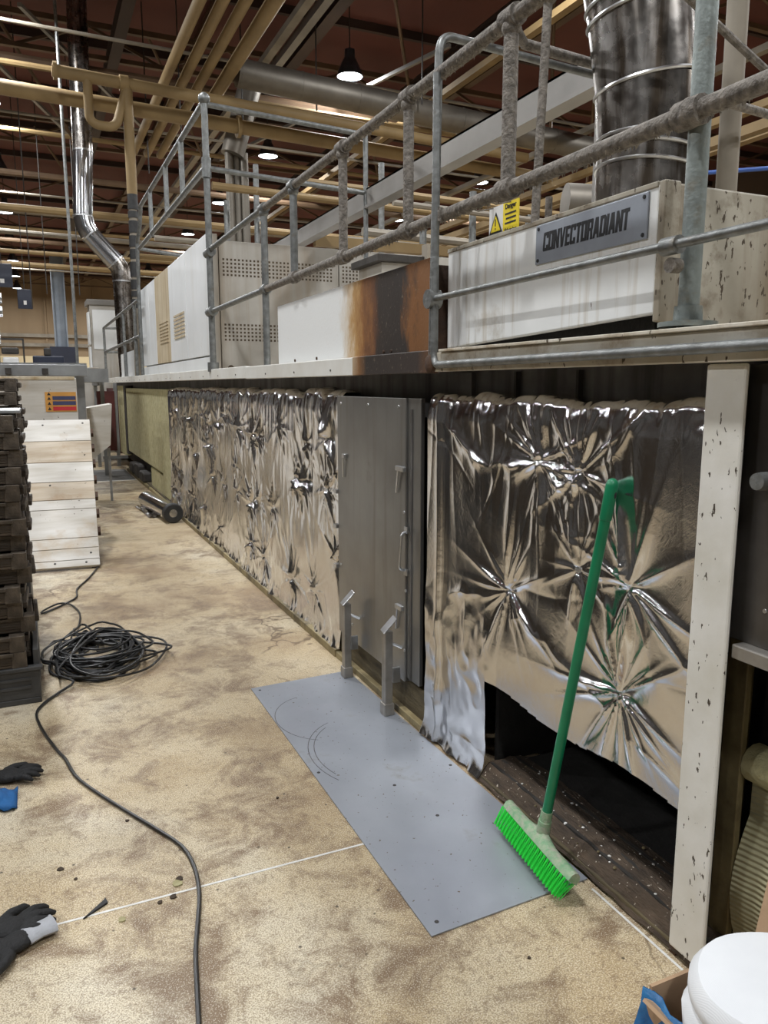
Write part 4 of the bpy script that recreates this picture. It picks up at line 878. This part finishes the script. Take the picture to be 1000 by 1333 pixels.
B().box((1.0, 13.68, 1.5), (1.08, 15.28, 1.56)).build('crossbar', 'machine_grey', gs); B().box((1.0, 13.68, 0.28), (1.4, 13.74, 0.33)).build('crossbar', 'machine_grey', gs)
B().box((1.06, 15.18, 0.3), (1.37, 15.24, 1.4)).build('maroon_panel', 'maroon', gs)
B().box((0.75, 16.2, 0), (1.2, 17.8, 1.85)).build('electrical_cabinet', 'grimy_enclosure', None, bev=0.01, label='grimy upright cabinet beyond the grey stand', cat='cabinet')
B().box((0.3, 12.9, 0.001), (1.42, 14.6, 0.006)).build('floor_mat', 'mat_grey', None, label='flat dark grey mat on the floor by the stand', cat='mat')
struct(B().box((0.1, 12.86, 0.0), (1.42, 12.9, 0.002)), 'trim_3', 'joint_white')

# ------------------------------------------------------------------ white plank ramp
rm = thing('plank_ramp', 'leaning white planked ramp with a warning sign at its top', 'ramp', (-0.1, 7.2, 0))
rd_ = Vector((0, 1.30, 1.15)).normalized(); LEN = Vector((0, 1.30, 1.15)).length
ramp_M = frame_M((-0.55, 6.72, 0.012), (1, -0.05, 0), rd_)
cuts = [0, 0.07, 0.19, 0.30, 0.62, 0.73, 0.94, 1.18, 1.45, LEN + 0.0]
for i, (a, b_) in enumerate(zip(cuts[:-1], cuts[1:])):
    B().box((0, a, 0), (0.965, b_ - 0.006, 0.028), ramp_M).build('plank', 'stained_plank' if i in (5, 7) else 'white_plank', rm, bev=0.002)
for u in (0.05, 0.93): B().box((u - .03, 0, -0.05), (u + .03, LEN, -0.001), ramp_M).build('rail', 'dark_steel', rm)
for k in range(7): B().box((0.966, 0.35 + k * 0.2, -0.03), (0.99, 0.41 + k * 0.2, 0.02), ramp_M).build('edge_cleat', 'rusty_brown', rm)
for (u, v_) in ((0.9, 0.13), (0.62, 0.04), (0.86, 0.035), (0.2, 0.04), (0.55, 1.66), (0.9, 1.68), (0.35, 0.45), (0.6, 0.9), (0.4, 1.1)):
    B().lathe(ramp_M @ Vector((u, v_, 0.028)), [(0.010, 0), (0.008, 0.003), (0.0005, 0.003)], 8, ramp_M.to_3x3() @ Vector((0, 0, 1))).build('bolt', 'dark_steel', rm)
B().box((-0.60, 8.05, 1.15), (0.385, 8.09, 1.57)).build('head_board', 'white_plank', rm, bev=0.004)
B().box((-0.60, 8.04, 1.555), (0.37, 8.12, 1.585)).build('head_cap', 'stained_beige', rm, bev=0.004)
for x in (-0.5, 0.3): B().box((x, 8.1, 0.0), (x + 0.06, 8.16, 1.5)).build('support_leg', 'dark_steel', rm)
sn = thing('instruction_sign', 'small orange navy and red instruction sign on the head board of the ramp', 'sign', (0.24, 8.04, 1.25))
B().box((0.10, 8.042, 1.255), (0.375, 8.049, 1.44)).build('backing', 'sign_orange', sn)
for z, m in ((1.365, 'sign_navy'), (1.317, 'sign_navy'), (1.265, 'sign_red')): B().box((0.165, 8.039, z), (0.37, 8.0425, z + 0.036)).build('bar', m, sn)
for z in (1.27, 1.32, 1.367, 1.41): B().prism([(-.016, 0), (.016, 0), (0, .028)], 0.002, frame_M((0.135, 8.042, z), (1, 0, 0), (0, 0, 1))).build('pictogram', 'letter_black', sn)
wb = thing('white_bin', 'white sloped chute leaning beside the ramp', 'chute', (0.75, 10.5, 0))
B().prism([(0.0, 0.55), (0.26, 0.75), (0.30, 1.27), (0.0, 1.22)], 0.5, frame_M((0.60, 10.9, 0), (1, 0, 0), (0, 0, 1))).build('body', 'white_plank', wb)
for x in (0.62, 0.84): B().box((x, 10.6, 0), (x + .03, 10.63, 0.7)).build('leg', 'machine_grey', wb)

# ------------------------------------------------------------------ stacked baking trays on a crate
ct = thing('plastic_crate', 'black plastic crate under the tray stack', 'crate', (-0.42, 4.12, 0))
B().box((-0.75, 3.86, 0.0), (-0.06, 4.4, 0.03)).build('base', 'crate_plastic', ct, bev=0.005)
for lo, hi in (((-0.75, 3.86, 0.03), (-0.06, 3.885, 0.17)), ((-0.75, 4.375, 0.03), (-0.06, 4.4, 0.17)), ((-0.085, 3.886, 0.03), (-0.06, 4.374, 0.26)), ((-0.75, 3.886, 0.03), (-0.725, 4.374, 0.26))):
    B().box(lo, hi).build('side_wall', 'crate_plastic', ct, bev=0.004)
B().box((-0.77, 3.85, 0.165), (-0.045, 3.89, 0.185)).build('rim', 'crate_plastic', ct, bev=0.004)
for z in (0.08, 0.12): B().box((-0.74, 3.853, z), (-0.1, 3.861, z + 0.012)).build('rib', 'crate_plastic', ct)
def make_tray():
    t = thing('baking_tray', 'greasy dark wooden baking tray in the tall stack on the black crate', 'tray', (0, 0, 0), 'stacked baking trays')
    B().box((-0.34, -0.24, 0.0), (0.30, 0.24, 0.012)).build('base', 'greasy_wood', t)
    B().box((-0.34, -0.24, 0.012), (0.27, -0.215, 0.058)).build('long_side', 'greasy_wood', t, bev=0.004)
    B().box((-0.34, 0.215, 0.012), (0.27, 0.24, 0.058)).build('long_side', 'greasy_wood', t, bev=0.004)
    B().box((-0.34, -0.252, 0.055), (0.25, -0.22, 0.072)).build('rim', 'greasy_metal', t, bev=0.003)
    B().box((0.27, -0.235, 0.0), (0.30, 0.235, 0.066)).build('end_board', 'greasy_wood', t, bev=0.005)
    B().box((0.302, -0.16, 0.018), (0.325, 0.16, 0.05)).build('handle_block', 'greasy_wood', t, bev=0.005)
    for y in (-0.2, 0.16): B().box((0.24, y - 0.045, -0.004), (0.306, y + 0.03, 0.074)).build('corner_strap', 'greasy_metal', t, bev=0.003)
    return t
rt = random.Random(4); tp = make_tray(); z = 0.188; first = True; n = 0
while z < 1.30:
    loc = (-0.40 + rt.uniform(-0.028, 0.03), 4.13 + rt.uniform(-0.03, 0.03), z)
    o = tp if first else copy_tree(tp, None, loc); first = False
    o.location = loc; o.rotation_euler = (0, 0, R(rt.uniform(-2.5, 2.5))); z += 0.079; n += 1
    o['label'] = 'greasy dark baking tray, %s up from the black crate in the tall stack' % ORD[n - 1]
ttop = B().box((-0.75, 3.92, z + 0.001), (-0.06, 4.36, z + 0.016)).build('steel_lid', 'machine_grey', None, bev=0.003, label='flat grey steel lid on top of the tray stack', cat='lid')
for i in range(12):
    loc = (-0.38 + rt.uniform(-0.02, 0.02), 5.3 + rt.uniform(-0.02, 0.02), 0.60 + i * 0.079)
    o = copy_tree(tp, None, loc); o['label'] = 'greasy dark baking tray, %s up from the black dolly in the rear stack' % ORD[i]; o['group'] = 'rear stacked trays'
B().box((-0.75, 5.05, 0.0), (-0.09, 5.6, 0.595)).build('tray_dolly', 'crate_plastic', None, bev=0.01, label='black dolly box under the rear tray stack', cat='dolly')

# ------------------------------------------------------------------ floor things
# steel floor plate
fp = B().prism([(0.895, 3.60), (0.900, 1.675), (1.455, 1.70), (1.425, 3.63)], 0.004, Matrix.Translation((0, 0, 0.001))).build('floor_plate', 'floor_plate_steel', None, label='flat grey steel plate lying on the floor along the oven', cat='plate')
for (x, y) in ((0.93, 3.56), (0.92, 2.66), (0.94, 1.72), (1.42, 2.5), (1.36, 1.76), (1.40, 3.58), (1.2, 2.2), (1.15, 2.45)):
    B().lathe((x, y, 0.005), [(0.007, 0), (0.006, 0.0012), (0.0005, 0.0012)], 8).build('screw_hole', 'dark_steel', fp)
for (cx_, cy_, r, a0, a1) in ((1.10, 3.15, 0.20, 100, 250), (1.20, 2.75, 0.27, 110, 215), (1.21, 2.75, 0.255, 120, 210)):
    pts = [(cx_ + r * math.cos(R(a)), cy_ + r * 1.25 * math.sin(R(a))) for a in range(a0, a1, 6)]
    sb = B()
    for p, q in zip(pts[:-1], pts[1:]):
        d = Vector((q[0] - p[0], q[1] - p[1], 0)).normalized(); nn = Vector((-d.y, d.x, 0)) * 0.0016
        P, Q = Vector((p[0], p[1], 0.0054)), Vector((q[0], q[1], 0.0054)); sb.add([P - nn, Q - nn, Q + nn, P + nn], [(0, 1, 2, 3)])
    sb.build('scrape_mark', 'dark_streaked_metal', fp)
# broom
br = thing('broom', 'green broom leaning on the foil with bright green bristles on the floor plate', 'broom', (1.34, 1.83, 0.0))
HA, HB = Vector((1.385, 2.035, 0.088)), Vector((1.335, 1.615, 0.088)); hd = (HB - HA).normalized()
bd = Vector((-0.62, 0.0, -0.78)); bd = (bd - hd * bd.dot(hd)).normalized()       # bristle direction
sdv = hd.cross(bd).normalized()
hm = (HA + HB) / 2
HM = Matrix(((hd.x, sdv.x, -bd.x, hm.x), (hd.y, sdv.y, -bd.y, hm.y), (hd.z, sdv.z, -bd.z, hm.z), (0, 0, 0, 1)))
prof = []
hb = B(); n = 25; rings = []
Lh = (HB - HA).length / 2
for i in range(n):
    u = -Lh + 2 * Lh * i / (n - 1); e = 1 - (abs(u) / Lh) ** 8 * 0.35; th = 0.020 + 0.016 * math.exp(-(u / 0.05) ** 2)
    rings.append([HM @ Vector((u, s * 0.026 * e, zz)) for s, zz in ((-1, -0.012), (1, -0.012), (1, 0.006), (0.6, th * 0.8), (0, th), (-0.6, th * 0.8), (-1, 0.006))])
hb.v = [tuple(p) for r_ in rings for p in r_]
for i in range(n - 1):
    for k in range(7): hb.f.append((i * 7 + k, i * 7 + (k + 1) % 7, (i + 1) * 7 + (k + 1) % 7, (i + 1) * 7 + k))
hb.f += [tuple(range(7)), tuple((n - 1) * 7 + k for k in reversed(range(7)))]
hb.build('head_block', 'broom_head_worn', br, True)
tuft = B(); rb = random.Random(8)
for k in range(9):
    a = rb.uniform(0, 6.28); rr = rb.uniform(0, 0.004); ox, oy = rr * math.cos(a), rr * math.sin(a)
    tx, ty = ox * 1.9 + rb.uniform(-.003, .003), oy * 2.6 + rb.uniform(-.003, .003)
    tuft.tube([(ox, oy, 0), (tx, ty, -0.062 - rb.uniform(0, 0.004))], [0.0016, 0.0013], 4)
tme = None
for i in range(22):
    for j in range(3):
        u = -Lh + 0.012 + (2 * Lh - 0.024) * i / 21; s = (-0.02, 0.0, 0.02)[j]
        if tme is None:
            o = tuft.build('bristle_tuft', 'bristle_green', None); tme = o.data; bpy.data.objects.remove(o)
            zs = max(v.co.z for v in tme.vertices)
            for v in tme.vertices: v.co.z -= zs
        o = bpy.data.objects.new('bristle_tuft', tme); C.objects.link(o); o.parent = br
        o.matrix_local = Matrix.Translation(-br.location) @ HM @ Matrix.Translation((u, s, -0.011)) @ Matrix.Rotation(s * -7, 4, 'X') @ Matrix.Rotation((u / Lh) * 0.16 * (abs(u) / Lh) ** 2, 4, 'Y')
hs = HM @ Vector((0, 0, 0.02)); ht = Vector((1.455, 1.672, 1.245)); hv = (ht - hs).normalized()
B().tube([hs - hv * 0.02, hs + hv * 0.05, hs + hv * 0.052, hs + hv * 0.085], [0.022, 0.021, 0.019, 0.018], 14).build('socket', 'broom_head_worn', br, True)
hd_ = B().tube([hs + hv * 0.05, hs + hv * 0.3, ht - hv * 0.12, ht - hv * 0.118, ht - hv * 0.02, ht - hv * 0.006, ht], [0.0155, 0.0155, 0.0155, 0.0175, 0.0178, 0.014, 0.006], 16).build('handle', 'broom_green', br, True)
sidev = hv.cross(Vector((0.5, -0.85, 0))).normalized(); outv = sidev.cross(hv).normalized()
if outv.dot(Vector((1, 1, 0))) > 0: outv = -outv
B().sphere(ht - hv * 0.042 + outv * 0.0125 - sidev * 0.004, 0.0065, 1, 1, 2.2, 12, 8).build('hanging_hole', 'letter_black', hd_, True)
# extension cable: coil and two tails in one run
rc = random.Random(12); path = [(0.41, 6.72, 0.012), (0.30, 6.3, 0.009), (0.20, 5.99, 0.009), (0.185, 5.75, 0.009), (0.09, 5.58, 0.009), (-0.03, 5.42, 0.010), (-0.04, 5.46, 0.012), (0.06, 5.58, 0.02), (0.14, 5.55, 0.012), (0.185, 5.30, 0.009), (0.16, 5.0, 0.012), (0.13, 4.86, 0.03)]
nl = 24; N = 18
for k in range(nl):
    ra = rc.uniform(0.15, 0.27); rbx = rc.uniform(0.16, 0.42); ox, oy = 0.24 + rc.uniform(-0.07, 0.05), 4.40 + rc.uniform(-0.12, 0.12)
    if k in (7, 15): ra, ox = 0.31, 0.29
    tw = rc.uniform(-0.5, 0.5)
    for q in range(N):
        a = 2 * math.pi * q / N + 2.0; cx_ = ra * math.cos(a) * (1 + 0.1 * math.sin(3 * a + k)); cy_ = rbx * math.sin(a)
        x = ox + cx_ * math.cos(tw) - cy_ * math.sin(tw) * 0.4; y = oy + cx_ * math.sin(tw) * 0.6 + cy_ * math.cos(tw)
        path.append((max(-0.05, x), y, 0.009 + 0.0026 * k + 0.006 * math.sin(a * 2 + k)))
path += [(0.02, 4.12, 0.06), (0.09, 4.0, 0.03), (0.02, 3.93, 0.01), (-0.05, 3.82, 0.009), (-0.085, 3.70, 0.009), (-0.06, 3.5, 0.009), (-0.007, 3.27, 0.009), (0.02, 3.18, 0.009), (0.05, 3.02, 0.009), (0.102, 2.885, 0.009), (0.19, 2.70, 0.009), (0.276, 2.53, 0.009), (0.345, 2.38, 0.009), (0.362, 2.25, 0.009), (0.352, 2.12, 0.009), (0.325, 2.0, 0.009), (0.296, 1.88, 0.009), (0.275, 1.75, 0.009), (0.258, 1.64, 0.009), (0.235, 1.5, 0.009), (0.2, 1.2, 0.009)]
def smooth_path(P, sub=3):
    P = [Vector(p) for p in P]; out = []
    for i in range(len(P) - 1):
        p0, p1, p2, p3 = P[max(i - 1, 0)], P[i], P[i + 1], P[min(i + 2, len(P) - 1)]
        for k in range(sub):
            t_ = k / sub
            out.append(0.5 * ((2 * p1) + (p2 - p0) * t_ + (2 * p0 - 5 * p1 + 4 * p2 - p3) * t_ ** 2 + (3 * p1 - p0 - 3 * p2 + p3) * t_ ** 3))
    return out + [P[-1]]
sm = smooth_path(path, 3)
for p in sm: p.z = max(p.z, 0.0075)
B().tube(sm, 0.0065, 6).build('extension_cable', 'cable_rubber', None, True, label='black extension cable heaped in a coil with a tail across the floor', cat='cable')
# gloves and blue cloth
def glove(name, loc, rz, label, cuff=True, curl=0.3):
    g = thing(name, label, 'glove', loc)
    b = B(); b.sphere((0, 0, 0.022), 0.045, 1.15, 1.0, 0.5)
    b.sphere((-0.05, 0, 0.022), 0.04, 1.2, 0.95, 0.5)
    for k, (y, L, a) in enumerate(((0.034, 0.075, 14), (0.012, 0.088, 4), (-0.011, 0.084, -4), (-0.033, 0.066, -14))):
        d = Vector((math.cos(R(a)), math.sin(R(a)), 0)); p = Vector((0.035, y, 0.024))
        b.tube([p, p + d * L * 0.45 + Vector((0, 0, 0.008)), p + d * L * 0.8 + Vector((0, 0, 0.0)), p + d * L + Vector((0, 0, -0.008))], [0.013, 0.0125, 0.0115, 0.006], 8)
    b.tube([(-0.02, 0.035, 0.022), (0.01, 0.062, 0.026), (0.045, 0.078, 0.022), (0.06, 0.08, 0.016)], [0.016, 0.0145, 0.0125, 0.006], 8)
    o = b.build('hand', 'glove_black', g)
    m = o.modifiers.new('remesh', 'REMESH'); m.mode = 'VOXEL'; m.voxel_size = 0.004; m.use_smooth_shade = True
    s_ = o.modifiers.new('smooth', 'SMOOTH'); s_.iterations = 3
    b = B(); b.tube([(-0.075, 0, 0.022), (-0.11, 0, 0.024), (-0.15, 0.004, 0.022)], [0.036, 0.034, 0.038], 14)
    for i, v in enumerate(b.v): b.v[i] = (v[0], v[1], 0.022 + (v[2] - 0.022) * 0.45)
    b.build('cuff', 'glove_cuff_grey' if cuff else 'glove_black', g, True)
    # parts were built around the origin: bring them under the moved root
    for ch in g.children: ch.data.transform(Matrix.Translation(Vector(loc)))
    g.rotation_euler = (0, 0, rz); return g
glove('work_glove', (-0.16, 2.16, 0.0), R(5), 'black work glove lying palm down with fingers spread on the floor', False)
glove('work_glove', (-0.185, 2.075, 0.0), R(205), 'black work glove with pale grey cuff beside the other glove', True)
glove('work_glove', (-0.185, 3.10, 0.0), R(-12), 'black work glove lying next to the blue cloth', False)
gz = []
for i in range(14):
    gz.append([(-0.34 + i * 0.0145, 2.86 + j * 0.016 + 0.01 * math.sin(i), 0.006 + 0.045 * max(0, math.sin(i / 13 * 3.1)) * max(0.15, math.sin((j + 1) / 11 * 3.1)) + 0.006 * math.sin(i * 1.7 + j)) for j in range(11)])
cl = B().grid(gz).build('blue_cloth', 'blue_cloth', None, True, label='crumpled blue cloth on the floor beside a black glove', cat='cloth')
sm_ = cl.modifiers.new('solid', 'SOLIDIFY'); sm_.thickness = 0.004
B().prism([(0.03, 2.145), (0.10, 2.19), (0.095, 2.215), (0.09, 2.205)], 0.006, Matrix.Translation((0, 0, 0.0005))).build('plastic_wedge', 'letter_black', None, label='small black plastic wedge on the white floor joint', cat='wedge')
for i, (x, y, r) in enumerate(((0.30, 2.20, 0.018), (0.31, 2.22, 0.012), (0.20, 2.62, 0.008), (-0.02, 2.42, 0.012), (0.13, 2.10, 0.014), (0.28, 2.14, 0.012), (0.02, 2.35, 0.006), (0.24, 2.13, 0.010), (0.72, 2.55, 0.006), (1.1, 1.5, 0.006))):
    pts = [(x + r * rc.uniform(0.5, 1.1) * math.cos(a), y + r * rc.uniform(0.5, 1.1) * math.sin(a)) for a in np.linspace(0, 5.6, 8)]
    B().prism(pts, 0.004, Matrix.Translation((0, 0, 0.0005))).build('debris_flake', 'mineral_wool' if i in (0, 4) else 'debris_ledge', None, label='yellow-green flake of wool on the floor near the joint' if i in (0, 4) else 'small dark crumb of debris on the floor', cat='debris', group='wool flakes' if i in (0, 4) else 'dark floor crumbs')
# foil roll on the floor
fr_ = thing('foil_roll', 'roll of shiny foil with black tube end lying against the oven base', 'roll', (1.27, 9.2, 0))
A, Bq = Vector((1.32, 8.55, 0.112)), Vector((1.20, 9.85, 0.105)); ax = (Bq - A).normalized()
B().tube([A + ax * 0.01, Bq], 0.10, 24).build('foil_wrap', 'aluminium_foil', fr_, True)
B().lathe(A + ax * 0.02, [(0.045, 0.02), (0.045, -0.02), (0.098, -0.02), (0.11, -0.01), (0.11, 0.06), (0.10, 0.06)], 24, ax).build('black_end', 'black_tape', fr_, True)
B().lathe(A + ax * 0.012, [(0.044, 0.0), (0.0005, 0.0)], 20, -ax).build('core_hole', 'machine_grey', fr_, True)
sh = [[(1.22 - 0.02 * i - 0.05 * j / 8, 9.0 + 0.12 * j, 0.012 + 0.01 * math.sin(i * 2 + j)) for i in range(6)] for j in range(9)]
B().grid(sh).build('loose_sheet', 'aluminium_foil', fr_, True)

# ------------------------------------------------------------------ cardboard box with white wrapped roll
bx = thing('cardboard_box', 'open brown cardboard box in the corner by the white post', 'box', (1.28, 0.86, 0))
for lo, hi in (((1.115, 0.68, 0.0), (1.44, 1.10, 0.008)), ((1.115, 0.68, 0.008), (1.123, 1.10, 0.20)), ((1.432, 0.68, 0.008), (1.44, 1.10, 0.24)), ((1.123, 1.092, 0.008), (1.432, 1.10, 0.23)), ((1.123, 0.68, 0.008), (1.432, 0.688, 0.22))):
    B().box(lo, hi).build('side', 'cardboard', bx)
B().box((-0.004, 0, 0), (0.004, 0.36, 0.035), Matrix.Translation((1.115, 0.72, 0.20)) @ Matrix.Rotation(R(-50), 4, 'Y')).build('flap', 'cardboard', bx)
B().box((-0.004, 0, 0), (0.004, 0.32, 0.22), Matrix.Translation((1.44, 0.78, 0.24)) @ Matrix.Rotation(R(12), 4, 'Y')).build('flap', 'cardboard', bx)
wr = thing('wrapped_roll', 'white roll of blanket in woven wrap standing in the cardboard box', 'roll', (1.25, 0.89, 0.009))
def oval(z0, prof, name, mat, smooth=True):
    seg = 40; b = B(); RM = Matrix.Rotation(R(-20), 3, 'Z')
    for r, z in prof:
        for k in range(seg):
            a = 2 * math.pi * k / seg; q = 1 + 0.012 * math.sin(5 * a + z * 30)
            v = RM @ Vector((r * 1.06 * q * math.cos(a), r * 0.92 * q * math.sin(a), 0)); b.v.append((1.27 + v.x, 0.89 + v.y, z0 + z))
    for i in range(len(prof) - 1):
        for k in range(seg): b.f.append((i * seg + k, i * seg + (k + 1) % seg, (i + 1) * seg + (k + 1) % seg, (i + 1) * seg + k))
    return b.build(name, mat, wr, smooth)
oval(0.009, [(0.0005, 0), (0.12, 0), (0.13, 0.01), (0.136, 0.10), (0.142, 0.17), (0.178, 0.215), (0.182, 0.245), (0.172, 0.262), (0.168, 0.272), (0.175, 0.285), (0.176, 0.31), (0.160, 0.335), (0.12, 0.345), (0.06, 0.349), (0.0005, 0.350)], 'wrap', 'woven_wrap')
cr_ = []
for i in range(16):
    u = i / 15
    cr_.append([(1.112 - 0.012 * math.sin(j * 0.9) - 0.05 * (1 - v / 6.0) * 0.6 - 0.01 * math.sin(i * 1.3), 0.80 + 0.31 * u, 0.005 + v * 0.036) for j, v in enumerate(range(7))])
bg = B().grid(cr_).build('plastic_bag', 'blue_plastic', None, True, label='blue plastic bag tucked against the cardboard box', cat='bag')
sm_ = bg.modifiers.new('solid', 'SOLIDIFY'); sm_.thickness = 0.004

# ------------------------------------------------------------------ unseen machine line, added to darken what the foil mirrors
ml = thing('added_machine_line', 'unseen dark machine line added across the aisle for the foil to mirror', 'machine', (-2.6, 2.5, 0))
for k in range(7):
    y0 = -4.5 + k * 1.7
    B().box((-3.3, y0, 0.10), (-2.0, y0 + 1.62, 2.05)).build('bay', 'dark_steel', ml, bev=0.01)
    B().box((-1.995, y0 + 0.12, 0.9), (-1.98, y0 + 1.5, 1.9)).build('bay_door', 'dark_streaked_metal', ml)
    B().box((-2.0, y0 + 0.02, 0), (-1.92, y0 + 0.10, 2.6)).build('upright', 'dark_steel', ml)
B().box((-2.02, -4.6, 2.6), (-1.9, 7.4, 2.75)).build('gantry_beam', 'dark_steel', ml)
B().box((-3.3, -4.5, 0.0), (-2.0, 7.35, 0.10)).build('plinth', 'dull_black', ml)

# ------------------------------------------------------------------ labels that single out each of a row
def rank(group, axis, fmt):
    L = [o for o in C.objects if o.parent is None and o.get('group') == group]
    L.sort(key=lambda o: -o.location[axis])
    if len(L) <= len(ORD):
        for i, o in enumerate(L): o['label'] = fmt % ORD[i]
for x in LG: rank(LG[x], 1, LL[x] + ', %s from the far wall')
for k in ('thin pale', 'cream', 'thick brown'): rank(k + ' cross conduits', 1, k + ' cross conduit slung under the trusses, %s from the far wall')
for k, n in (('pale pipe', 'pale'), ('cream pipe', 'cream')): rank(k + ' coloured cable trays', 0, n + ' lengthwise cable tray under the roof, %s from the dark side wall')
for k in ('pale', 'cream'):
    rank(k + ' rack pipes', 1, k + ' cross pipe far behind the oven, %s from the far wall')
    rank(k + ' low rack pipes', 1, k + ' low rack pipe behind the channel beam, %s from the far wall')
    rank(k + ' rack beams', 1, k + ' box-section rack beam behind the enclosure, %s from the far wall')
rank('pipe rack uprights', 0, 'thin galvanised pipe rack upright, %s from the dark side wall')
rank('lamp tracks', 0, 'pale straight lamp track under the roof, %s from the dark side wall')
rank('raking roof braces', 0, 'thin brown raking roof brace, %s from the dark side wall')
rank('drop rods', 1, 'thin dark drop rod hanging from the roof, %s from the far wall')
